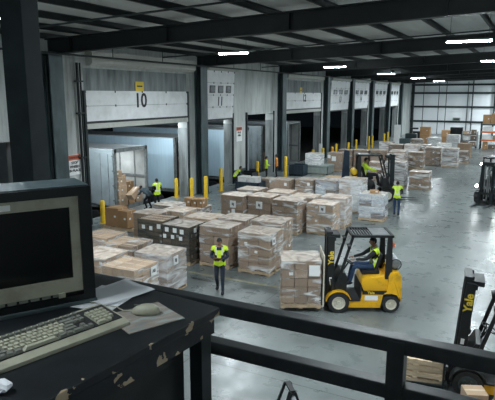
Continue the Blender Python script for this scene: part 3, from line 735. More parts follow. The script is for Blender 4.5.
# ------------------------------------------------------------------ pallets, cartons and wrapped loads
def pallet_mesh(wx, wy, name='wooden_pallet', m='wood'):
    q = MB()
    for k in range(7): x = -wx / 2 + .05 + k * (wx - .1) / 6; q.box((x, 0, .131), (.095, wy, .018))
    for k in (-1, 0, 1): q.box((0, k * (wy / 2 - .05), .073), (wx, .075, .095))
    for k in (-1, 0, 1): q.box((k * (wx / 2 - .06), 0, .0125), (.1, wy, .024))
    return q.mesh(name, m)
PM = {}
def pallet(parent, wx, wy, m='wood', z=0):
    k = (round(wx, 2), round(wy, 2), m)
    if k not in PM: PM[k] = pallet_mesh(wx, wy, m=m)
    return link('wooden_pallet', PM[k], parent, (0, 0, z))
CM = {}
def carton_mesh(dx, dy, dz, m, var):
    k = (round(dx, 3), round(dy, 3), round(dz, 3), m, var)
    if k not in CM:
        q = MB(); g = .014
        q.box((0, 0, dz / 2), (dx - g, dy - g, dz - g), 0, None, .007 if dx > .2 else 0)
        q.box((0, 0, dz - g / 2 + .0006), (dx - g - .02, .05, .002), 1)
        if dy > .3 and var:
            for s_ in (-1, 1): q.box((s_ * (dx - g) / 2, 0, dz - .08), (.002, .05, .12), 1)
        if var == 1:
            q.box((dx * .22, -(dy - g) / 2 - .001, dz * .55), (min(.11, dx * .3), .003, min(.09, dz * .4)), 2)
            q.box(((dx - g) / 2 + .001, -dy * .2, dz * .55), (.003, min(.11, dy * .3), min(.09, dz * .4)), 2)
        CM[k] = q.mesh('carton', [m, 'tape', 'label'])
    return CM[k]
FM = {}
def film_obj(parent, sx, sy, z0, z1, m, seed, bare=False):
    random.seed(seed); bm = bmesh.new()
    bmesh.ops.create_cube(bm, size=1)
    bmesh.ops.delete(bm, geom=[f_ for f_ in bm.faces if f_.normal.z < -.5], context='FACES')
    bmesh.ops.subdivide_edges(bm, edges=bm.edges[:], cuts=7, use_grid_fill=True)
    from mathutils import noise as nz
    off = Vector((seed * 3.1, seed * 1.7, seed))
    for v in bm.verts:
        p = Vector((v.co.x * sx, v.co.y * sy, (v.co.z + .5) * (z1 - z0) + z0))
        r = .012 + .010 * nz.noise(p * 3.5 + off)
        c = Vector((v.co.x, v.co.y, max(0, v.co.z))); n = Vector((round(c.x * 2 * .501), round(c.y * 2 * .501), round(c.z * 2 * .501)))
        # corners pull in
        if abs(v.co.x) > .49 and abs(v.co.y) > .49: r *= .6
        v.co = p + n * abs(r)
    me = bpy.data.meshes.new('stretch_film'); bm.to_mesh(me); bm.free(); me.materials.append(M[m]); me.materials.append(M['film_top']); me.materials.append(M['film_light'])
    for p in me.polygons:
        p.use_smooth = True
        if p.normal.z > .7: p.material_index = 1 if not bare else 2
    me.set_sharp_from_angle(angle=R(50))
    return link('stretch_film', me, parent)
def paper_tag(parent, txt, face, sx, sy, z, off=0, size=.26, zs=None):
    q = MB(); s = size; zs = zs or s * 1.05
    q.box((0, 0, 0), (s, zs, .004), 0)
    if txt: q.text(txt, s * .50, Matrix.Translation((0, -.0, .003)), 1, .002, .006, .9)
    if face == '-Y': mt = Matrix.Translation((off, -sy / 2 - .028, z)) @ Matrix.Rotation(PI / 2, 4, 'X')
    else: mt = Matrix.Translation((sx / 2 + .028, off, z)) @ Matrix.Rotation(PI / 2, 4, 'Z') @ Matrix.Rotation(PI / 2, 4, 'X')
    bmesh.ops.transform(q.bm, matrix=mt, verts=q.bm.verts)
    return q.build('paper_tag', ['label', 'ink'], parent)
NL = [0]
def load(x1, y0, h, label, n=(3, 3, 5), card='card', wrap='film', sx=1.2, sy=1.08, rz=None, tags=(), missing=0, mixed=None, group='wrapped pallet loads', z0=0, base=True):
    """x1,y0 = the corner nearest the mezzanine; h = height of the top"""
    NL[0] += 1; sd = NL[0]
    rnd = random.Random(sd * 17)
    rz = R(rnd.uniform(-1.6, 1.6)) if rz is None else rz
    cx_, cy_ = x1 - sx / 2, y0 + sy / 2
    t = thing('pallet_load', label, 'pallet load', (cx_, cy_, z0), rz, group)
    zb = 0
    if base: pallet(t, sx, sy); zb = .14
    nx, ny, nzl = n; dx, dy, dz = (sx - .03) / nx, (sy - .03) / ny, (h - zb) / nzl
    for k in range(nzl):
        for i in range(nx):
            for j in range(ny):
                inner = 0 < i < nx - 1 and 0 < j < ny - 1 and k < nzl - 1
                if inner: continue
                if missing and k == nzl - 1 and rnd.random() < missing: continue
                var = 1 if rnd.random() < .12 else (2 if rnd.random() < .5 else 0)
                cm = card if not mixed or rnd.random() > .4 else mixed
                c = link('carton', carton_mesh(dx, dy, dz, cm, var), t, (-sx / 2 + .015 + dx * (i + .5) + rnd.uniform(-.004, .004), -sy / 2 + .015 + dy * (j + .5) + rnd.uniform(-.004, .004), zb + dz * k))
    if wrap: film_obj(t, sx - .02, sy - .02, zb - .03 if base else 0, h + .004, wrap, sd, sd in (8, 16, 24, 25))
    for (txt, face, z, off, size) in tags: paper_tag(t, txt, face, sx, sy, z, off, size)
    return t
LC = []
# column nearest the aisle
load(-7.55, 15.78, 1.42, 'tall brown wrapped load on a pallet right behind the carried load', (3, 3, 5), 'card', 'film', tags=[('BJ', '+X', 1.18, -.25, .24)])
load(-7.68, 17.0, 1.55, 'brown wrapped load directly behind the foremost load of the aisle column', (3, 3, 5), 'card', 'film', tags=[])
load(-8.86, 21.3, 1.48, 'striped wrapped load left of the tagged load in the middle of the field', (2, 2, 5), 'card', 'film')
load(-7.46, 21.85, 1.35, 'wrapped load with a white letter tag nearest the forklift mast top', (2, 2, 4), 'card_light', 'film', tags=[('BJ', '-Y', 1.16, .12, .28)])
load(-7.42, 23.4, 1.38, 'wrapped load right behind the tagged one near the forklift roof', (2, 2, 4), 'card_light', 'film_heavy')
load(-7.71, 26.97, 1.72, 'tall milky wrapped load of many layers in front of the far forklift', (2, 3, 6), 'card_white', 'film_heavy', mixed='card_light')
load(-6.22, 25.5, 1.3, 'bluish white wrapped load beside the man walking away', (2, 2, 4), 'card_white', 'film_blue', mixed='card_mid')
# second column
load(-9.28, 10.97, 1.33, 'low front load with tan top and black lettered tag next to the desk', (3, 3, 5), 'card_light', 'film', tags=[('A8', '+X', 1.12, .28, .26)])
load(-9.46, 12.65, 1.26, 'heavily wrapped load with torn film on top behind the front tan one', (3, 3, 4), 'card', 'film_heavy', tags=[('BJ', '+X', 1.05, -.1, .26)])
load(-9.14, 15.8, 1.45, 'tall brown load on a pallet behind the man with the clipboard', (2, 2, 4), 'card', 'film_light')
load(-9.34, 17.45, 1.38, 'brown topped load between the clipboard man load and the lettered pair', (2, 2, 4), 'card', 'film')
load(-10.47, 22.0, 1.4, 'brown carton load with white lettered tag, right one of the lettered pair', (2, 2, 4), 'card', 'film_light', tags=[('BJ', '-Y', 1.02, .02, .32)])
load(-8.73, 22.85, 1.4, 'pale topped load behind the striped wrapped one', (2, 2, 4), 'card_light', 'film')
load(-10.2, 23.4, 1.4, 'load with a pale top behind the right lettered load', (2, 2, 4), 'card_light', 'film')
load(-9.38, 27.9, 1.42, 'bluish wrapped load left of the tall milky one', (2, 3, 5), 'card_white', 'film_blue', mixed='card')
# third column
load(-10.93, 12.85, 1.3, 'tan topped load with grey wrapped sides second from the monitor', (2, 2, 4), 'card_light', 'film', mixed='card')
load(-10.8, 11.47, 1.3, 'whitish wrapped load half hidden by the monitor edge', (2, 2, 4), 'card_light', 'film')
load(-10.55, 15.5, 1.4, 'dark sided wrapped load with rows of white labels left of the clipboard man load', (3, 3, 5), 'card_mid', 'film_dark', tags=[('', '-Y', 1.25, -.35, .16), ('', '-Y', 1.25, 0, .16), ('', '-Y', 1.23, .3, .16), ('', '+X', 1.25, -.2, .16), ('', '+X', 1.25, .2, .16), ('', '-Y', 1.0, -.45, .14), ('', '-Y', 1.0, -.1, .14), ('', '-Y', .98, .25, .14)])
load(-10.58, 17.0, 1.38, 'pale topped wrapped load behind the dark labelled one', (2, 2, 4), 'card_light', 'film')
load(-11.72, 21.65, 1.4, 'brown carton load with white lettered tag, left one of the lettered pair', (2, 2, 4), 'card', 'film_light', tags=[('BJ', '-Y', 1.02, .08, .32), ('', '-Y', .7, .1, .18)])
load(-11.83, 23.4, 1.4, 'load with a brown top behind the left lettered load', (2, 2, 4), 'card', 'film')
load(-11.76, 27.0, 1.4, 'brown carton load with small white labels at the left of the back row', (2, 2, 3), 'card', 'film_light', tags=[('', '-Y', 1.2, .4, .16)])
load(-10.65, 27.65, 1.4, 'brown carton load in the back row left of the bluish one', (2, 2, 3), 'card', 'film', sx=1.05, tags=[('', '-Y', 1.2, .3, .16)])
# fourth column and the dock side
load(-12.23, 16.2, 1.3, 'wrapped load with dark green sides and brown top left of the labelled one', (3, 3, 5), 'card', 'film_dark', tags=[('', '-Y', 1.02, -.3, .15), ('', '-Y', 1.0, .05, .15), ('', '-Y', 1.1, .42, .17)])
load(-12.64, 13.6, 1.2, 'wrapped load with pale right side just beside the monitor', (2, 2, 4), 'card_light', 'film')
load(-12.97, 18.65, 1.1, 'low pale topped load between green sided one and the yellow bollards', (2, 2, 3), 'card_light', 'film')
load(-13.55, 17.48, 1.15, 'brown topped load behind the green sided one', (2, 2, 3), 'card', 'film_light')
load(-14.7, 20.3, .9, 'low milky wrapped load standing near the vested loader', (2, 2, 2), 'card', 'film_heavy')
t = load(-14.0, 21.55, .62, 'low wrapped pallet carrying small brown boxes by the dock column', (2, 2, 2), 'card', 'film', sx=1.06)
# the load on the forks
FA = R(206.5)
fd = Vector((math.cos(FA), math.sin(FA), 0)); fl_ = Vector((-math.sin(FA), math.cos(FA), 0))
FO = Vector((-4.08, 14.74, 0))
cpos = FO + fd * 1.80 + fl_ * .02
t = load(0, 0, 1.37, 'wrapped brown load carried on the forks of the yellow forklift', (3, 3, 5), 'card', 'film', sx=1.12, sy=1.05, rz=FA - PI, tags=[('', '-Y', 1.12, .36, .3)])
t.location = (cpos.x, cpos.y, .115)
# far aisle loads
FAR = [(-7.49, 36.0, 1.66, 'tall whitish load first in the far row beyond the walking man', 'card_mid', 'film_heavy', (2, 2, 5)),
       (-5.89, 35.7, 1.14, 'low boxed load on its pallet alone at the aisle edge', 'card', 'film', (3, 3, 3)),
       (-8.51, 40.4, 1.7, 'tall load behind the first whitish far load', 'card', 'film', (2, 2, 5)),
       (-8.07, 45.5, 1.4, 'brown and white load left of the tall far pair', 'card', 'film', (3, 2, 4)),
       (-7.27, 48.7, 1.57, 'left one of the tall far pair of wrapped loads', 'card', 'film', (3, 3, 5)),
       (-5.76, 48.1, 1.6, 'right one of the tall far pair of wrapped loads', 'card', 'film_heavy', (3, 3, 5)),
       (-5.3, 51.3, 1.1, 'low load peeking out behind the tall far pair', 'card_mid', 'film', (2, 2, 3)),
       (-5.6, 56.4, 1.38, 'plain brown load furthest right in the far row', 'card', None, (2, 2, 3)),
       (-9.63, 51.5, 1.5, 'far load with white top left of the wrapped pair', 'card_light', 'film_heavy', (2, 2, 4)),
       (-8.74, 52.8, 1.4, 'far brown and white load behind the tall pair', 'card', 'film', (2, 2, 4)),
       (-9.0, 59.8, 1.6, 'far milky load in front of the brown crate', 'card_white', 'film_heavy', (2, 2, 4)),
       (-10.93, 50.8, 1.5, 'far load with a dark brown carton side near the last doors', 'card_mid', 'film_light', (1, 1, 1)),
       (-9.7, 46.4, 1.4, 'far load with pale top behind the tall whitish ones', 'card', 'film_heavy', (2, 2, 4)),
       (-12.6, 54.0, 1.4, 'far load with white top nearest the last dock columns', 'card', 'film_heavy', (2, 2, 3)),
       (-7.2, 60.5, 1.9, 'far white topped load in front of the black cabinet', 'card_white', 'film_heavy', (2, 2, 4)),
       (-10.9, 60.5, 1.3, 'far low load left of the brown crate', 'card', 'film', (2, 2, 3)),
       (-7.15, 54.0, 1.5, 'far load of white cartons beside the plain brown one', 'card_white', 'film', (2, 2, 4))]
for x, y, h, lb, cd, wr, n in FAR: load(x, y, h, lb, n, cd, wr, sx=1.25, sy=1.15)
# the long row behind the far forklift
for k, (x, y, h, lb) in enumerate([(-10.7, 43.7, 1.6, 'brown row load behind the far forklift, at its right'), (-12.1, 43.8, 1.55, 'brown row load behind the far forklift, in the middle'),
                                   (-13.45, 43.8, 1.5, 'brown row load behind the far forklift, at its left'), (-9.2, 43.6, 1.55, 'pale row load right of the far forklift'),
                                   (-9.3, 38.2, 1.3, 'low load right of the far forklift and behind the whitish one')]):
    load(x, y, h, lb, (2, 2, 3), 'card', 'film' if k > 2 else 'film_light')
load(-13.6, 41.6, 1.45, 'large brown carton load with a white label beside the far forklift mast', (1, 1, 1), 'card', 'film_light', tags=[('', '-Y', 1.0, -.05, .35), ('', '-Y', 1.15, -.45, .25)])
t = load(-14.6, 39.3, .85, 'milky wrapped bundle lying on the grey green platform', (2, 1, 2), 'card_white', 'film_heavy', z0=.70, base=False)
# free cartons
def carton(label, loc, rz, d, m='card', group=None, tilt=None, var=1):
    o = link('cardboard_box', carton_mesh(*d, m, var), None, loc, rz)
    if tilt: o.rotation_euler = tilt
    return tag(o, label, 'box', group)
def stack(label, loc, rz, n, m='wood', sep=.142):
    t = []
    for k in range(n):
        o = link('wooden_pallet', PM.setdefault((1.2, 1.0, m), PM.get((1.2, 1.0, m)) or pallet_mesh(1.2, 1.0, m=m)), None, (loc[0], loc[1], loc[2] + k * sep), rz + R(random.uniform(-1, 1)))
        tag(o, label[k], 'pallet', 'stacked empty pallets'); t.append(o)
    return t
# pile by the trailer
carton('tall brown box in the pile by the first yellow bollard', (-16.75, 18.75, .14), R(4), (.75, .7, .85), 'card_orange')
carton('lower brown box with a white label right of the tall pile box', (-16.05, 18.65, .14), R(-3), (.6, .6, .78), 'card_orange')
carton('pale carton leaning behind the labelled pile box', (-15.65, 19.3, .14), R(8), (.45, .5, .5), 'card_light')
o = link('wooden_pallet', pallet_mesh(1.9, 1.1), None, (-16.2, 18.85, 0), R(1)); tag(o, 'low pallet under the box pile by the first bollard', 'pallet')
# small boxes on the low wrapped pallet
for x, y, d, lb, m in [(-14.87, 21.95, (.33, .5, .42), 'dark small box left on the low wrapped pallet', 'card_orange'), (-14.52, 22.0, (.33, .55, .38), 'middle small box with a white label on the low wrapped pallet', 'card_orange'),
                       (-14.18, 22.0, (.32, .5, .42), 'right small box on the low wrapped pallet', 'card_orange')]:
    carton(lb, (x, y, .646), R(2), d, m)
carton('pale tilted carton held by the bent worker', (-18.92, 22.75, .66), 0, (.75, .5, .34), 'card_light', tilt=(R(-6), R(-30), R(84)))
carton('small brown carton lying on the bluish white load', (-6.8, 26.0, 1.325), R(20), (.42, .35, .14), 'card_orange')
# cartons lower right beneath the railing
carton('plain brown carton nearest the front wheel below the railing', (-.62, 10.2, .15), R(24), (.40, .38, .46), 'card_light', var=0)
carton('brown carton right of the wheel carton below the railing', (-.02, 10.45, .15), R(24), (.45, .42, .62), 'card_light', var=0)
carton('brown carton in front of the tall one below the railing', (-.05, 9.95, .15), R(24), (.45, .40, .34), 'card_light', var=0)
o = link('wooden_pallet', pallet_mesh(1.4, 1.2, m='wood_new'), None, (-.25, 10.25, 0), R(24)); tag(o, 'wooden pallet under the brown cartons below the railing', 'pallet')
stack(['bottom pallet of the stack below the railing', 'second pallet up in the stack below the railing', 'third pallet up in the stack below the railing', 'topmost pallet of the stack below the railing'],
      (-1.92, 11.50, 0), R(9), 4, 'wood_new')
random.seed(5)
stack(['bottom of the empty pallets beside the dock platform', 'second of the empty pallets beside the dock platform', 'third of the empty pallets beside the dock platform', 'fourth of the empty pallets beside the dock platform', 'topmost of the empty pallets beside the dock platform'],
      (-11.55, 34.2, 0), R(2), 5)

# ------------------------------------------------------------------ bollards
def bollard_tree(loc, label, h):
    t = thing('bollard', label, 'bollard', loc, 0, 'yellow dock bollards')
    q = MB(); q.lathe([(.115, 0.0), (.115, h - .06), (.10, h - .02), (.05, h), (0, h + .004)], (0, 0, 0), seg=20); q.build('post', 'bollard', t, 40)
    q = MB(); q.lathe([(.19, 0.0), (.19, .018), (0.0, .018)], (0, 0, 0), seg=20); q.build('base_plate', 'bollard', t)
    return t
for x, y, h, lb in [(-17.95, 19.15, 1.1, 'yellow bollard nearest the monitor beside the box pile'), (-18.75, 26.3, 1.15, 'yellow bollard left of the pier between doors 10 and 11'),
                    (-17.8, 26.52, 1.2, 'yellow bollard in front of the dock column by door 11'), (-17.07, 26.91, 1.32, 'yellow bollard right of the dock column by door 11'),
                    (-17.56, 29.5, 1.45, 'yellow bollard inside the door 11 opening'), (-17.7, 34.9, 1.3, 'yellow bollard right of the red banded sign'),
                    (-16.5, 37.2, 1.5, 'yellow bollard beside the blue column by the dark bin'), (-17.5, 45.4, 1.26, 'yellow bollard behind the milky bundle'),
                    (-16.18, 44.3, 1.55, 'tall yellow bollard in front of the column right of door 12'), (-16.7, 48.2, 1.3, 'yellow bollard past door 12 next to a red post'),
                    (-16.9, 49.9, 1.45, 'yellow bollard at the pier past door 12'), (-16.9, 53.7, 1.3, 'yellow bollard left in the door 13 opening'),
                    (-16.8, 56.0, 1.4, 'yellow bollard right in the door 13 opening'), (-16.8, 60.8, 1.45, 'yellow bollard left in the door 14 opening'), (-16.8, 62.3, 1.4, 'yellow bollard right in the door 14 opening'),
                    (-16.9, 68.2, 1.3, 'yellow bollard left at the second last door'), (-16.9, 70.0, 1.4, 'yellow bollard right at the second last door'), (-16.5, 72.5, 1.4, 'yellow bollard before the last door')]:
    bollard_tree((x, y, 0), lb, h)
q = MB(); q.cyl((0, 0, 0), (0, 0, 1.2), .05, seg=10); q.cyl((0, 0, 0), (0, 0, .02), .12, seg=10)
tag(q.build('red_post', 'red', None, 40, (-16.6, 47.9, 0)), 'thin red post beside a yellow bollard past door 12', 'post')
q = MB(); q.box2((-.14, -.05, 0), (.14, .05, 1.75), bev=.01); q.box2((-.25, -.2, 0), (.25, .2, .02))
tag(q.build('white_upright', 'white_panel', None, None, (-17.0, 45.9, 0)), 'pale upright panel beside the column right of door 12', 'panel')
q = MB(); q.box2((-.4, -.06, .0), (.4, .06, 2.3), bev=.02); q.box2((-.4, -.3, 0), (.4, .3, .03))
tag(q.build('white_board', 'white_panel', None, None, (-15.8, 70.3, 0)), 'pale standing board near the far corner', 'board')
# dark bin, platform, cart beside the doors
def bin_(label, loc, rz, d, mt='bin', lid=None, content=None):
    t = thing('storage_bin', label, 'bin', loc, rz); dx, dy, dz = d
    q = MB(); q.box2((-dx / 2, -dy / 2, .1), (dx / 2, dy / 2, .14))
    for a, b in (((-dx / 2, -dy / 2), (dx / 2, -dy / 2 + .05)), ((-dx / 2, dy / 2 - .05), (dx / 2, dy / 2)), ((-dx / 2, -dy / 2), (-dx / 2 + .05, dy / 2)), ((dx / 2 - .05, -dy / 2), (dx / 2, dy / 2))):
        q.box2((*a, .1), (*b, dz), bev=.008)
    q.build('tub', mt, t)
    q = MB()
    for k in range(4): q.box((-dx / 2 + dx * (k + .5) / 4, -dy / 2 - .012, dz * .5), (.05, .03, dz * .7))
    ring(q, -dx / 2 - .02, dx / 2 + .02, -dy / 2 - .02, dy / 2 + .02, .06, .06, .06, .06, dz - .05, dz) if False else None
    q.build('rib_set', mt, t)
    for sx in (-1, 1):
        q = MB(); q.box((sx * (dx / 2 - .08), 0, .05), (.1, dy, .1)); q.build('foot', mt, t)
    return t
bin_('dark blue plastic bin left of the grey green platform', (-15.8, 38.0, 0), 0, (1.1, 1.0, .85))
bin_('dark bin in the opening left of the vested worker', (-17.5, 33.0, 0), 0, (1.2, 1.0, .8), 'black')
bin_('dark flat cart in front of the leaning worker', (-15.9, 30.4, 0), R(3), (1.6, 1.1, .62))
t = thing('dock_platform', 'grey green steel platform carrying the milky bundle', 'platform', (-14.9, 40.0, 0))
q = MB(); q.box2((-1.0, -.75, .58), (1.0, .75, .7), bev=.01); q.build('top', 'greygreen', t)
q = MB(); q.box2((-.98, -.72, .06), (.98, -.68, .58)); q.box2((.94, -.72, .06), (.98, .72, .58)); q.build('skirt', 'greygreen', t)
for sx in (-.9, .9):
    for sy in (-.65, .65): q = MB(); q.box2((sx - .05, sy - .05, 0), (sx + .05, sy + .05, .58)); q.build('leg', 'steel', t)
for x, y, d, lb, m in [(-16.3, 30.3, (.6, .7, .3), 'white bag shaped carton on the dark flat cart, left', 'card_white'), (-15.65, 30.4, (.6, .8, .26), 'pale carton on the dark flat cart, right', 'card_white')]:
    carton(lb, (x, y, .145), 0, (d[0], d[1], d[2] + .5), m)
load(-14.55, 31.0, .72, 'low brown boxed load beside the dark flat cart', (2, 2, 2), 'card', 'film_light', sx=1.0, sy=.9)

# ------------------------------------------------------------------ trailers at the dock
def trailer(y0, label, skin, h=3.15, w=2.75, door_open=False, closed=False, cargo=True, xr=-19.45, ln=11, wall='trailer_in'):
    t = thing('semi_trailer', label, 'trailer', (xr, y0, 0))
    q = MB(); q.box2((-ln, 0, .1), (0, .05, h)); q.build('side_wall', skin, t)
    q = MB(); q.box2((-ln, w - .05, .1), (0, w, h)); q.build('side_wall', skin, t)
    q = MB(); q.box2((-ln, .05, -.12), (0, w - .05, .03)); q.build('deck', 'trailer_frame', t)
    q = MB(); q.box2((-ln, .0, h), (0, w, h + .05)); q.build('roof', 'trailer_roof', t)
    q = MB(); q.box2((-ln, .05, .03), (-ln + .05, w - .05, h)); q.build('front_wall', skin, t)
    q = MB(); q.box2((-.10, -.03, -.15), (.02, .14, h + .06)); q.box2((-.10, w - .14, -.15), (.02, w + .03, h + .06)); q.box2((-.10, .0, h - .14), (.02, w, h + .06)); q.box2((-.10, 0, -.22), (.02, w, .03))
    q.build('rear_frame', 'trailer_frame', t)
    if not closed:
        q = MB()
        for k in range(8): q.box2((-.9 - k * 1.1, w - .09, .03), (-.82 - k * 1.1, w - .05, h - .15))
        for k in range(8): q.box2((-.9 - k * 1.1, .05, .03), (-.82 - k * 1.1, .09, h - .15))
        q.box2((-ln + .1, w - .10, 1.3), (-.2, w - .05, 1.45)); q.build('post_set', 'trailer_frame', t)
        q = MB(); q.box2((-ln + .1, w - .06, .03), (-.12, w - .052, h - .1)); q.box2((-ln + .1, .052, .03), (-.12, .06, h - .1)); q.build('lining', wall, t)
    if door_open:
        q = MB(); q.box2((-1.32, -.10, .08), (-.06, -.05, h - .1), bev=.01); d = q.build('door_leaf', 'trailer', t)
        for xx in (-.35, -.9): q = MB(); q.cyl((xx, -.12, .15), (xx, -.12, h - .2), .015, seg=8); q.build('lock_rod', 'metal', d)
        for z in (.4, 1.2, 2.0, 2.8): q = MB(); q.box((-.05, -.08, z), (.14, .06, .08)); q.build('hinge', 'trailer_frame', d)
    if closed:
        for k in range(2):
            q = MB(); q.box2((-.02, .1 + k * (w - .2) / 2 + .008, .04), (.05, .1 + (k + 1) * (w - .2) / 2 - .008, h - .15), bev=.01); d = q.build('door_leaf', 'trailer', t)
            for yy in (.35, .85): q = MB(); q.cyl((.07, .1 + k * (w - .2) / 2 + yy, .1), (.07, .1 + k * (w - .2) / 2 + yy, h - .2), .015, seg=8); q.build('lock_rod', 'metal', d)
    q = MB(); q.box2((-ln + .2, .25, -.35), (-.3, .45, -.12)); q.box2((-ln + .2, w - .45, -.35), (-.3, w - .25, -.12)); q.build('chassis_rail', 'black', t)
    for xx in (-1.6, -2.8):
        for yy in (.02, w - .32):
            q = MB(); q.lathe([(.25, 0), (.46, .0), (.5, .04), (.5, .26), (.46, .3), (.25, .3)], (xx, yy, -.8), 'Y', seg=24); q.build('wheel', 'rubber', t, 40)
    for yy in (.4, w - .4):
        q = MB(); q.box2((-ln + 2, yy - .05, -1.3), (-ln + 2.1, yy + .05, -.3)); q.build('landing_leg', 'trailer_frame', t)
    q = MB(); q.box2((.02, .1, -.5), (.14, .5, -.05)); q.box2((.02, w - .5, -.5), (.14, w - .1, -.05)); q.build('dock_bumper', 'rubber', t)
    return t
TA = trailer(22.25, 'open grey trailer backed into door 10 with its near door folded back', 'trailer', 3.1, 2.75, door_open=True, xr=-19.85)
q = MB(); q.cyl((-1.6, 1.4, 3.05), (-1.6, 1.4, 3.10), .12, 0, 16); q.build('fill_disc', 'headlight', TA)  # glowing disc and its beam, added to brighten the trailer's inside
l = bpy.data.lights.new('fill_beam', 'AREA'); l.shape = 'DISK'; l.size = .22; l.energy = 26; l.color = (.88, .95, 1)
o = bpy.data.objects.new('fill_beam', l); COL.objects.link(o); o.parent = TA; o.location = (-1.6, 1.4, 3.04)
trailer(28.2, 'pale blue trailer parked behind the pier right of door 10', 'trailer_blue', 3.3, 3.1, xr=-20.15)
trailer(34.2, 'pale blue trailer seen through the door 11 opening', 'trailer_blue', 3.5, 2.75, closed=True, xr=-19.5)
trailer(39.3, 'grey trailer with a light side seen past the red banded sign', 'trailer', 3.5, 2.75, door_open=True, xr=-19.5)
trailer(44.4, 'dark framed open trailer standing in the door 12 opening', 'trailer', 3.6, 2.75, xr=-19.5)
trailer(10.2, 'grey trailer far left behind the steel column', 'trailer', 2.9, 2.75, xr=-20.2)
# cargo inside the open trailer
random.seed(21)
for k, (x, y, z, d, lb, m) in enumerate([
    (-19.95, 22.75, .03, (.5, .6, .62), 'lowest brown carton stacked at the left inside the open trailer', 'card_light'),
    (-19.98, 22.75, .65, (.5, .6, .5), 'second carton up at the left inside the open trailer', 'card_light'),
    (-20.0, 22.76, 1.15, (.45, .55, .45), 'third carton up at the left inside the open trailer', 'card_light'),
    (-20.2, 22.75, 1.6, (.4, .5, .35), 'topmost carton at the left inside the open trailer', 'card_light'),
    (-20.6, 23.45, .03, (.55, .65, .6), 'lower carton in the middle of the open trailer', 'card'),
    (-20.62, 23.45, .63, (.55, .65, .55), 'upper carton in the middle of the open trailer', 'card'),
    (-20.7, 24.2, .03, (.6, .65, .55), 'lower carton at the right inside the open trailer', 'card_orange'),
    (-20.72, 24.2, .58, (.55, .6, .55), 'upper carton at the right inside the open trailer', 'card_orange'),
    (-19.95, 23.42, .03, (.42, .5, .5), 'small brown carton beside the left stack inside the open trailer', 'card_orange'),
    (-20.05, 24.15, .03, (.5, .55, .42), 'front low carton at the right inside the open trailer', 'card'),
    (-20.62, 23.45, 1.18, (.5, .55, .4), 'third carton up in the middle of the open trailer', 'card_orange'),
    (-21.6, 23.1, .03, (.8, .9, 1.3), 'large brown carton deep inside the open trailer', 'card')]):
    carton(lb, (x, y, z), R(random.uniform(-5, 5)), d, m)
carton('brown carton pile block inside the trailer behind the pier', (-21.0, 30.2, .03), 0, (1.2, 1.3, 1.9), 'card_mid')
carton('greenish grey carton block inside the trailer past the red banded sign', (-20.4, 40.6, .03), 0, (1.2, 1.3, 1.3), 'card_mid')

# ------------------------------------------------------------------ forklifts
def wheel(parent, x, y, r, w, side, rim='cream'):
    q = MB(); q.lathe([(r * .62, -w / 2), (r * .93, -w / 2), (r, -w * .36), (r, w * .36), (r * .93, w / 2), (r * .62, w / 2), (r * .60, 0), (r * .62, -w / 2)], (x, y, r), 'Y', seg=32, caps=False)
    o = q.build('wheel', 'rubber', parent, 35)
    q = MB(); q.lathe([(0.0, 0), (r * .16, 0), (r * .2, -.02), (r * .5, -.012), (r * .56, .012), (r * .62, .012), (r * .62, -.05), (0, -.05)], (x, y + side * (w / 2 - .008), r), 'Y', seg=28)
    if side < 0: bmesh.ops.transform(q.bm, matrix=Matrix.Translation((0, 2 * (y + side * (w / 2 - .008)), 0)) @ Matrix.Diagonal((1, -1, 1, 1)), verts=q.bm.verts)
    for k in range(6):
        a = k * PI / 3; q.cyl((x + r * .34 * math.cos(a), y + side * (w / 2 - .014), r + r * .34 * math.sin(a)), (x + r * .34 * math.cos(a), y + side * (w / 2 + .012), r + r * .34 * math.sin(a)), .014, 0, 6)
    q.build('rim', rim, o, 35)
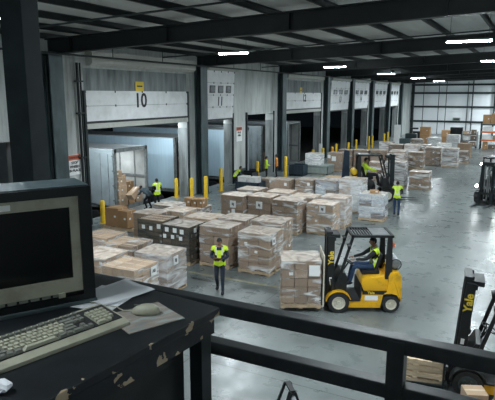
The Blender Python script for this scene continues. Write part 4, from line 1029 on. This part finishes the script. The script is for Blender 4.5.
def forklift(label, loc, rotz, body='yellow', mast_h=2.3, backrest=True, fork_z=.06, hood='yellow', lights=False, tank='metal', scale=1, mastm='black', text=True, rims=True, tilt=0.0, gx=0.0, fender=None, rim='cream'):
    t = thing('forklift', label, 'forklift', loc, rotz, 'forklifts'); t.scale = (scale,) * 3
    # lower frame
    q = MB(); q.prism([(.47, .14), (-.42, .14), (-.47, .50), (-.58, .60), (.10, .60), (.13, .34), (.47, .34)], -.5, .5, bev=.012); q.build('frame', body, t)
    q = MB(); q.box2((.15, -.52, .34), (.50, .52, .375)); q.box2((.11, -.50, .345), (.15, .50, .80)); q.build('step_plate', 'rubber', t)
    # fender over the drive wheel
    for s_ in (-1, 1):
        q = MB(); pts = [(.75 + .36 * math.cos(a), .3 + .345 * math.sin(a)) for a in [R(v) for v in range(8, 176, 14)]]
        inn = [(.75 + .338 * math.cos(a), .3 + .322 * math.sin(a)) for a in [R(v) for v in range(8, 176, 14)]]
        q.prism(pts + inn[::-1], s_ * .36, s_ * .58); q.build('fender', fender or body, t)
    # cowl with dash
    q = MB(); q.prism([(.98, .55), (.52, .55), (.50, 1.0), (.56, 1.12), (.66, 1.12), (.80, .85), (.98, .72)], -.40, .40, bev=.015); q.build('cowl', 'black', t)
    # seat deck
    q = MB(); q.prism([(.05, .62), (.13, .82), (.10, .95), (.0, 1.02), (-.50, 1.05), (-.64, .98), (-.66, .62)], -.47, .47, bev=.04); q.build('seat_deck', hood, t, 50)
    q = MB(); q.box2((-.60, -.505, .535), (.09, .505, .63)); q.build('trim_band', 'black', t)
    # counterweight
    q = MB(); q.prism([(-.48, .54), (-.60, .62), (-.62, 1.06), (-.68, 1.18), (-.90, 1.20), (-.98, 1.05), (-1.00, .62), (-.985, .34), (-.97, .30), (-.96, .42), (-.88, .53), (-.72, .58), (-.58, .56)], -.52, .52, bev=.015)
    q.build('counterweight', body, t, 40)
    q = MB(); q.prism([(-.40, .2), (-.50, .46), (-.72, .56), (-.90, .46), (-.96, .2)], -.47, .47); q.build('wheel_arch', 'black', t)
    # wheels
    for s_ in (-1, 1): wheel(t, .75, s_ * .46, .30, .24, s_, rim); wheel(t, -.72, s_ * .42, .245, .18, s_, rim)
    # seat and controls
    q = MB(); q.box2((-.42, -.24, 1.03), (.08, .24, 1.15), bev=.03); q.prism([(-.36, 1.12), (-.26, 1.14), (-.40, 1.62), (-.50, 1.60)], -.23, .23, bev=.02); q.build('seat', 'blackcloth', t, 50)
    q = MB(); q.cyl((.60, 0, 1.02), (.42, 0, 1.32), .022, seg=8); q.build('steering_column', 'black', t)
    q = MB(); ax = Vector((-.51, 0, .86)); c = Vector((.41, 0, 1.335)); u = Vector((.86, 0, .51)); v_ = Vector((0, 1, 0))
    q.tube([c + (u * math.cos(k * PI / 8) + v_ * math.sin(k * PI / 8)) * .17 for k in range(16)], .014, 0, 6, True)
    for k in range(3): a = k * 2 * PI / 3 + .5; q.cyl(c, c + (u * math.cos(a) + v_ * math.sin(a)) * .17, .010, 0, 6)
    q.build('steering_wheel', 'black', t, 50)
    q = MB()
    for k in range(3): q.cyl((.52, -.22 - k * .06, 1.05), (.45, -.22 - k * .06, 1.26), .008, 0, 6); q.ball((.45, -.22 - k * .06, 1.27), (.018,) * 3, 0, 8)
    q.build('lever_set', 'black', t)
    # overhead guard
    for s_ in (-1, 1):
        q = MB(); q.bar((.82 + gx, s_ * .44, .70), (.40 + gx, s_ * .45, 2.16), .055, .075, bev=.008); q.build('front_pillar', 'black', t)
        q = MB(); q.prism([(-.52, .98), (-.72, .98), (-.71, 1.3), (-.68, 2.16), (-.56, 2.16), (-.54, 1.5)], s_ * .45 - .035, s_ * .45 + .035, bev=.006); q.build('rear_pillar', 'black', t)
    a_, b_ = -.72, .44 + gx
    q = MB(); q.box2((a_, -.49, 2.16), (b_, -.42, 2.23), bev=.008); q.box2((a_, .42, 2.16), (b_, .49, 2.23), bev=.008); q.box2((b_ - .07, -.49, 2.16), (b_, .49, 2.23), bev=.008); q.box2((a_, -.49, 2.16), (a_ + .08, .49, 2.23), bev=.008)
    rf = q.build('guard_frame', 'black', t)
    q = MB(); st_ = (b_ - a_ - .16) / 13
    for k in range(13): q.box2((a_ + .09 + k * st_, -.42, 2.185), (a_ + .115 + k * st_, .42, 2.225))
    q.build('guard_grille', 'black', rf)
    q = MB(); q.box2((a_ + .1, -.41, 2.226), (a_ + .58, .41, 2.232)); q.build('rain_cover', 'metal', rf)
    # lamps and mirrors
    for s_ in (-1, 1):
        q = MB(); q.cyl((.46 + gx, s_ * .46, 1.92), (.55 + gx, s_ * .46, 1.90), .085, 0, 16); wl = q.build('work_lamp', 'black', t)
        q = MB(); q.cyl((.55 + gx, s_ * .46, 1.90), (.556 + gx, s_ * .46, 1.898), .078, 0, 16); q.build('lens', 'headlight' if lights else 'cream', wl)
        q = MB(); q.box2((.93, s_ * .50 - .08, .80), (.99, s_ * .50 + .08, .96), bev=.01); hl = q.build('head_lamp', 'black', t)
        q = MB(); q.cyl((.99, s_ * .50, .88), (1.0, s_ * .50, .88), .072, 0, 16); q.build('lens', 'headlight' if lights else 'cream', hl)
    q = MB(); q.box2((-.74, .42, 1.90), (-.70, .52, 2.02)); q.build('tail_lamp', 'red', t)
    # gas bottle across the counterweight
    q = MB(); q.lathe([(.05, -.38), (.12, -.36), (.15, -.30), (.15, .30), (.12, .36), (.05, .38)], (-.82, 0, 1.38), 'Y', seg=20); gb = q.build('gas_bottle', tank, t, 40)
    q = MB(); q.tube([Vector((-.82 + .15 * math.cos(k * PI / 6), .41, 1.38 + .15 * math.sin(k * PI / 6))) for k in range(12)], .014, 0, 6, True); q.build('collar', 'black', gb)
    q = MB(); q.box2((-.92, -.25, 1.18), (-.72, .25, 1.25)); q.build('bottle_cradle', 'black', t)
    # mast
    ms_ = bpy.data.objects.new('mast', None); COL.objects.link(ms_); ms_.parent = t; ms_.location = (.98, 0, .3); ms_.rotation_euler = (0, -tilt, 0)
    for s_ in (-1, 1):
        q = MB(); q.prism([(-.11, -.22), (.07, -.22), (.07, mast_h - .45), (-.11, mast_h - .45)], s_ * .30 - .03, s_ * .30 + .03, bev=.008); q.build('outer_channel', mastm, ms_)
        q = MB(); q.prism([(-.06, -.18), (.11, -.18), (.11, mast_h - .33), (-.06, mast_h - .33)], s_ * .22 - .03, s_ * .22 + .03, bev=.008); q.build('inner_channel', mastm, ms_)
    for z in (.05, mast_h * .5 - .2, mast_h - .52):
        q = MB(); q.box2((-.14, -.33, z - .05), (-.09, .33, z + .05)); q.build('cross_tie', mastm, ms_)
    q = MB(); q.box2((-.02, -.3, mast_h - .42), (.12, .3, mast_h - .33)); q.box2((-.26, -.28, mast_h - .50), (.10, .30, mast_h - .40), bev=.01); q.build('mast_head', mastm, ms_)
    q = MB(); q.cyl((.0, .0, -.15), (.0, .0, mast_h - .7), .05, 0, 12); q.cyl((.0, .0, mast_h - .7), (.0, .0, mast_h - .42), .028, 0, 10)
    q.cyl((-.05, .19, -.15), (-.05, .19, mast_h - .5), .032, 0, 10); q.cyl((-.05, -.19, -.15), (-.05, -.19, mast_h - .5), .032, 0, 10); q.build('lift_cylinder', 'metal' if mastm != 'blue_panel' else mastm, ms_)
    q = MB()
    for s_ in (-.1, .1): q.box2((.07, s_ - .014, .1), (.085, s_ + .014, mast_h - .45))
    q.build('lift_chain', 'metal', ms_)
    if text:
        q = MB(); q.text('Yale', .22, Matrix(((0, 1, 0, -.02), (0, 0, 1, .333), (1, 0, 0, mast_h - (1.06 if mast_h < 2.4 else .86)), (0, 0, 0, 1))), 0, .003, .006)
        q.build('mast_lettering', 'sign_yellow', ms_)
        q = MB(); q.text('Yale', .115, Matrix(((-1, 0, 0, -.15), (0, 0, 1, .508), (0, 1, 0, .585), (0, 0, 0, 1))), 0, .002, .003); q.build('side_lettering', 'sign_yellow', t)
        q = MB(); q.box2((-.35, .50, .36), (.02, .504, .50)); q.build('side_plate', 'label', t)
        q = MB(); q.box2((-.05, .332, mast_h - 1.75), (.02, .336, mast_h - 1.63)); q.build('mast_sticker', 'label', ms_)
    # carriage
    q = MB()
    for z in (.12, .50): q.box2((1.14, -.5, fork_z + z - .05), (1.19, .5, fork_z + z + .05), bev=.006)
    for s_ in (-1, 1): q.box2((1.08, s_ * .22 - .03, fork_z + .05), (1.15, s_ * .22 + .03, fork_z + .65))
    q.build('carriage', 'black', t)
    if backrest:
        q = MB(); 
        q.box2((1.155, -.55, fork_z + .02), (1.195, .55, fork_z + 1.50), bev=.008)
        q.build('load_backrest', 'cream', t)
    for s_ in (-1, 1):
        q = MB(); q.prism([(1.19, fork_z + .6), (1.23, fork_z + .6), (1.235, fork_z + .04), (2.25, fork_z + .012), (2.26, fork_z), (1.2, fork_z - .02), (1.19, fork_z)], s_ * .30 - .055, s_ * .30 + .055); q.build('fork', 'steel', t)
    return t
main = forklift('yellow counterbalance forklift driven by a man in a vest, carrying a wrapped load', FO, FA, fork_z=.16)
def driver(label, tr, dz=0, **kw):
    """seated, hands on the wheel; local +Y is the truck's forward"""
    pose = dict(pelvis=(0, -.28, 1.24), spine=(0, -.305, 1.40), chest=(0, -.31, 1.60), neck=(0, -.285, 1.765), head=(0, -.24, 1.885), ls=(-.185, -.30, 1.68), rs=(.185, -.30, 1.68),
                le=(-.24, -.02, 1.46), lw=(-.15, .24, 1.42), lh=(-.12, .32, 1.42), re=(.25, -.02, 1.46), rw=(.15, .24, 1.42), rh=(.12, .32, 1.42),
                lhip=(-.10, -.24, 1.21), lk=(-.13, .27, 1.22), la=(-.13, .36, .80), lt=(-.14, .50, .74), rhip=(.10, -.24, 1.21), rk=(.13, .27, 1.22), ra=(.13, .36, .80), rt=(.14, .50, .74))
    o = person(label, tr.location, tr.rotation_euler.z - PI / 2, pose, **kw)
    o.scale = tr.scale * 1.05; o.location.z -= .05 * tr.scale.x; return o
driver('forklift driver in dark knit cap and yellow vest seated in the main forklift', main, jacket='blackcloth', trousers='jeans', skin='skin', cap='blackcloth')
# forklift parked at the lower right
RO = Vector((-.12, 11.56, 0))
forklift('black forklift at the lower right with its mast sticking up past the railing', RO, R(187), body='yellow', mast_h=2.5, backrest=False, fork_z=.03, hood='black', tilt=.07, gx=-.16, fender='black', rim='steel_blue')
# forklift behind the pallet field
fo = forklift('far forklift behind the wrapped loads with a yellow gas bottle and black mast', (-8.35, 31.0, 0), R(24), body='yellow', mast_h=2.25, backrest=False, hood='black', tank='bollard', scale=1.2, mastm='steel', text=False, tilt=.02, fender='black')
driver('driver in yellow vest inside the far forklift behind the loads', fo, jacket='hivis', trousers='blackcloth', skin='skin', cap='blackcloth')
# forklift coming down the aisle with its lamps on
fr = forklift('dark forklift at the right edge coming down the aisle with bright lamps on', (-1.95, 33.6, 0), R(256), body='black', mast_h=2.1, backrest=False, hood='black', lights=True, scale=1.15, text=False, mastm='steel')
driver('driver inside the dark forklift at the right edge', fr, jacket='greyblue', trousers='blackcloth', skin='skin')

t = thing('barrier_screen', 'dark blue steel screen standing upright left of the far forklift', 'screen', (-10.6, 33.2, 0), R(20))
q = MB(); q.prism([(-.28, .05), (.30, .05), (.22, 2.55), (-.10, 2.62)], -.06, .06, bev=.01); q.build('sheet', 'blue_panel', t)
q = MB(); q.box2((-.35, -.35, 0), (.35, .35, .05)); q.build('foot_plate', 'blue_panel', t)
# step ladder top poking up at the bottom
t = thing('step_ladder', 'black step ladder whose top shows below the guard rail', 'ladder', (-2.62, 6.15, 0), R(-50))
H_ = 2.18
for s_ in (-1, 1):
    q = MB(); q.bar((s_ * .28, .75, 0), (s_ * .13, .03, H_), .06, .03); q.build('front_leg', 'black', t)
    q = MB(); q.bar((s_ * .28, -.75, 0), (s_ * .13, -.03, H_), .06, .03); q.build('rear_leg', 'black', t)
for k in range(7):
    q = MB(); z = .28 * (k + 1); f_ = z / H_; wd = .28 + (.13 - .28) * f_; y = .75 + (.03 - .75) * f_
    q.box((0, y - .02, z), (2 * wd - .02, .09, .025)); q.build('step', 'metal', t)
q = MB(); q.box((0, 0, H_ + .0), (.26, .07, .03), bev=.005); q.build('top_cap', 'black', t)

# ------------------------------------------------------------------ far end furniture
t = thing('pallet_rack', 'tall rack with orange beams and boxes against the far right wall', 'rack', (-4.3, 67.2, 0))
for x in (-1.4, 1.4, 4.2):
    for y in (-.5, .5): q = MB(); q.box2((x - .06, y - .05, 0), (x + .06, y + .05, 3.0)); q.build('upright', 'steel', t)
for z in (1.0, 1.9, 2.75):
    for y in (-.5, .5): q = MB(); q.box2((-1.4, y - .03, z - .08), (4.2, y + .03, z + .08)); q.build('beam', 'orange' if z < 2.5 else 'steel_blue', t)
    q = MB(); q.box2((-1.35, -.5, z + .07), (4.15, .5, z + .09)); q.build('shelf_board', 'wood', t)
rk = random.Random(8)
for k, (x, z, d, m) in enumerate([(-.9, 0, (.5, .8, .8), 'card_orange'), (-.2, 0, (.7, .8, .5), 'card_mid'), (.6, 0, (.6, .8, .85), 'card_white'), (1.9, 0, (.8, .8, .7), 'card'),
                                  (-.8, 1.09, (.9, .8, .5), 'card_white'), (.3, 1.09, (.9, .8, .45), 'card'), (2.1, 1.09, (.9, .8, .5), 'card_light'),
                                  (-.7, 1.99, (1.0, .8, .5), 'card_white'), (.5, 1.99, (.8, .8, .5), 'card_mid'), (2.1, 1.99, (.9, .8, .5), 'card'),
                                  (-.9, 2.84, (.8, .8, 1.0), 'card_orange'), (-.05, 2.84, (.8, .8, 1.15), 'card_orange'), (.75, 2.84, (.7, .8, .95), 'card_orange'), (2.2, 2.84, (.9, .8, .9), 'card')]):
    row = ['on the floor of', 'on the lower shelf of', 'on the middle shelf of', 'on top of'][[0, 1.09, 1.99, 2.84].index(z)]
    place = {-1: 'far left', 0: 'left', 1: 'middle', 2: 'right'}[max(-1, min(2, math.floor(x + .45)))]
    carton('box %s the far orange rack, %s one' % (row, place), (-4.3 + x, 67.2, z), 0, d, m, 'boxes on the far rack')
for k, (x, d, z, lb) in enumerate([(-12.65, (1.2, 1.0, 1.1), 0, 'lower brown crate in front of the far white wall'), (-12.65, (1.2, 1.0, .95), 1.1, 'upper brown crate in front of the far white wall')]):
    carton(lb, (x, 72, z), 0, d, 'card_orange')
carton('orange brown box stack near the black cabinet, lower box', (-9.75, 69, 0), 0, (.95, .9, 1.1), 'card_orange')
carton('orange brown box stack near the black cabinet, upper box', (-9.75, 69, 1.1), 0, (.9, .9, .8), 'card_orange')
t = thing('steel_cabinet', 'black double door cabinet in front of the far white wall', 'cabinet', (-8.65, 69.8, 0))
q = MB(); q.box2((-.7, -.35, .05), (.7, .35, 2.2), bev=.01); q.build('carcass', 'black', t)
for s_ in (-1, 1):
    q = MB(); q.box2((min(0, s_ * .68) + .005, -.38, .1), (max(0, s_ * .68) - .005, -.35, 2.15)); d = q.build('door', 'casing', t)
    q = MB(); q.box2((s_ * .06 - .015, -.41, 1.0), (s_ * .06 + .015, -.38, 1.25)); q.build('handle', 'metal', d)
t = thing('cage_trolley', 'metal cage trolley with mixed goods right of the black cabinet', 'trolley', (-6.9, 67.6, 0))
for x in (-.8, .8):
    for y in (-.45, .45): q = MB(); q.cyl((x, y, .15), (x, y, 1.9), .035, seg=8); q.build('upright', 'metal', t)
for z in (.2, .85, 1.5): q = MB(); q.box2((-.8, -.45, z), (.8, .45, z + .05)); q.build('shelf', 'steel', t)
for x in (-.7, .7):
    for y in (-.38, .38): q = MB(); q.cyl((x, y - .03, .08), (x, y + .03, .08), .08, seg=12); q.build('caster', 'rubber', t)
for x, z, d, m, lb in [(-.45, .25, (.6, .7, .5), 'card_mid', 'box on the lowest deck of the cage trolley, left'), (.35, .25, (.6, .7, .45), 'card', 'box on the lowest deck of the cage trolley, right'), (-.35, .9, (.7, .7, .5), 'card_white', 'pale box on the middle deck of the cage trolley'),
                       (.4, .9, (.6, .7, .5), 'card_mid', 'brown box on the middle deck of the cage trolley'), (-.35, 1.55, (.7, .6, .4), 'card_light', 'pale box on top of the cage trolley'), (.4, 1.55, (.55, .6, .55), 'card_mid', 'brown box on top of the cage trolley')]:
    carton(lb, (-6.9 + x, 67.6, z), 0, d, m)
t = thing('stretch_wrapper', 'dark machine with a pale base near the far corner', 'machine', (-13.4, 67, 0))
q = MB(); q.box2((-1.2, -.8, 0), (1.2, .8, .9), bev=.03); q.build('base', 'steel_blue', t)
q = MB(); q.box2((-.6, -.5, .9), (.7, .5, 1.5), bev=.05); q.build('head', 'steel', t)
q = MB(); q.box2((-.15, -.15, 1.5), (.15, .15, 2.15), bev=.02); q.box2((-.15, -.15, 2.0), (.8, .15, 2.2), bev=.02); q.build('arm', 'black', t)
bin_('dark bin left of the brown crate at the far wall', (-13.9, 72.5, 0), 0, (1.2, 1.0, 1.4), 'black')

# worn yellow lines on the floor
def line(a, b, w=.1):
    q = MB(); q.bar((*a, .002), (*b, .002), w, .003); o = q.build('floor_marking', 'lineyellow'); struct(o)
line((-13, 14.95), (-5.8, 15.02)); line((-14.3, 8), (-14.3, 60)); line((-13, 25.2), (-6, 25.3))

# ------------------------------------------------------------------ lamps
LAMP_W = 170
def lamp(x, y, label, z=7.8, dim=False, w=1.5):
    t = thing('ceiling_light', label, 'light', (x, y, z), 0, 'hanging strip lights')
    q = MB(); q.prism([(-.10, .05), (.10, .05), (.04, .11), (-.04, .11)], -w / 2, w / 2, axis='X'); q.build('housing', 'greygreen', t)
    q = MB(); q.prism([(.06 * math.cos(a), .045 + .05 * math.sin(a)) for a in [R(v) for v in range(180, 361, 20)]], -w / 2 + .02, w / 2 - .02, axis='X'); q.build('diffuser', 'tube_fill' if dim else 'tube', t)
    q = MB()
    q.bm.free(); top = 8.55 + RZ(x) - z - .05
    for s_ in (-1, 1):
        q = MB(); q.cyl((s_ * w * .42, 0, .1), (s_ * w * .42, 0, top), .008, seg=6); q.build('hanger', 'steel', t)
    l = bpy.data.lights.new('lamp_beam', 'AREA'); l.shape = 'RECTANGLE'; l.size = w - .06; l.size_y = .1; l.energy = LAMP_W * (.14 if dim else 2.6 if y > 74 else 1); l.color = (.86, .95, 1); l.spread = R(168)
    o = bpy.data.objects.new('lamp_beam', l); COL.objects.link(o); o.parent = t; o.location = (0, 0, -.012)
    return t
lamp(-2.45, .45, 'added dim strip light brightening the mezzanine desk', dim=True)  # unseen lamp added to brighten the desk
ROWN = {-12.35: 'left', -2.4: 'middle', 7.6: 'right', 17.6: 'far right'}
names = ['nearest', 'second', 'third', 'fourth', 'fifth', 'last']
for x in ROWN:
    for k, y in enumerate((9.3, 21.95, 35.7, 49.4, 63.7, 78)):
        xx, yy = x, y
        if x == -12.35 and k == 0: xx = -11.65
        if x == -2.4: yy = (10.9, 20.9, 33.4, 47.2, 61, 75)[k]
        if x == -2.4 and k == 0: xx, yy = -2.55, 10.5
        if k == 0 and x != -2.4: lamp(x, -4.4, 'added fill light in the %s row above the mezzanine' % ROWN[x])  # out of view, added to brighten the foreground
        if k == 5 and x > -5: lamp(x, 86.5, 'added fill light ending the %s row by the far wall' % ROWN[x])  # out of view, added to brighten the far wall
        lamp(xx, yy, '%s strip light in the %s row under the roof' % (names[k], ROWN[x]))
# small red lamp at the far left door
q = MB(); q.box((0, 0, 0), (.12, .2, .2), bev=.02); o = tag(q.build('marker_lamp', 'redlamp', None, None, (XW - .3, 14.0, 4.12)), 'small red lamp under the header at the far left', 'lamp')

# ------------------------------------------------------------------ world, camera, view
wd = bpy.data.worlds.new('night'); S.world = wd; wd.use_nodes = True
wd.node_tree.nodes['Background'].inputs['Color'].default_value = (.25, .35, .45, 1); wd.node_tree.nodes['Background'].inputs['Strength'].default_value = .004
# unseen flood lamps added on the yard side to brighten the trailers
def fill_lamp(x, y, z, tgt, energy, label, arm='X'):
    t = thing('fill_lamp', label, 'lamp', (x, y, z))
    d = (Vector(tgt) - Vector((x, y, z))).normalized()
    q = MB(); q.cyl(-d * .16, d * .02, .07, 0, 14, .11); q.build('lamp_head', 'steel', t, 40)
    q = MB(); q.cyl(d * .02, d * .028, .10, 0, 14); q.build('lens', 'headlight', t)
    q = MB(); q.bar((0, 0, 0), (.5, 0, 0) if arm == 'X' else (0, .4, 0), .03, .03); q.build('bracket', 'steel', t)
    l = bpy.data.lights.new('lamp_beam', 'AREA'); l.shape = 'DISK'; l.size = .2; l.energy = energy; l.color = (.84, .94, 1)
    o = bpy.data.objects.new('lamp_beam', l); COL.objects.link(o); o.parent = t; o.location = d * .05; o.rotation_euler = d.to_track_quat('-Z', 'Y').to_euler()
fill_lamp(XB - .5, 19.6, 4.7, (-21.5, 25.0, 1.3), 75, 'added fill lamp over the yard side of door 10, left end')
fill_lamp(XB - .5, 25.6, 4.7, (-22.3, 28.2, 1.4), 48, 'added fill lamp over the yard side of door 10, right end')
fill_lamp(XB - .5, 31.6, 4.7, (-22.0, 34.2, 1.6), 22, 'added fill lamp right of the two trailers by the narrow door with windows')
fill_lamp(XB - .5, 36.0, 4.7, (-21.0, 39.3, 1.6), 20, 'added fill lamp over the concrete panel right of door 11')
fill_lamp(XB - .5, 43.0, 4.7, (-21.0, 45.5, 1.6), 10, 'added fill lamp above the dark framed trailer past the blue column')
cam = bpy.data.cameras.new('camera'); cam.sensor_fit = 'HORIZONTAL'; cam.sensor_width = 36; cam.lens = 545 / 495 * 36; cam.clip_start = .05; cam.clip_end = 300
co = bpy.data.objects.new('camera', cam); COL.objects.link(co); co.location = (0, 0, 6); co.rotation_euler = (R(90 - 10.905), 0, R(27.951)); S.camera = co
S.view_settings.view_transform = 'Standard'; S.view_settings.look = 'None'; S.view_settings.gamma = 1; S.view_settings.use_curve_mapping = False
S.view_settings.exposure = 1.33
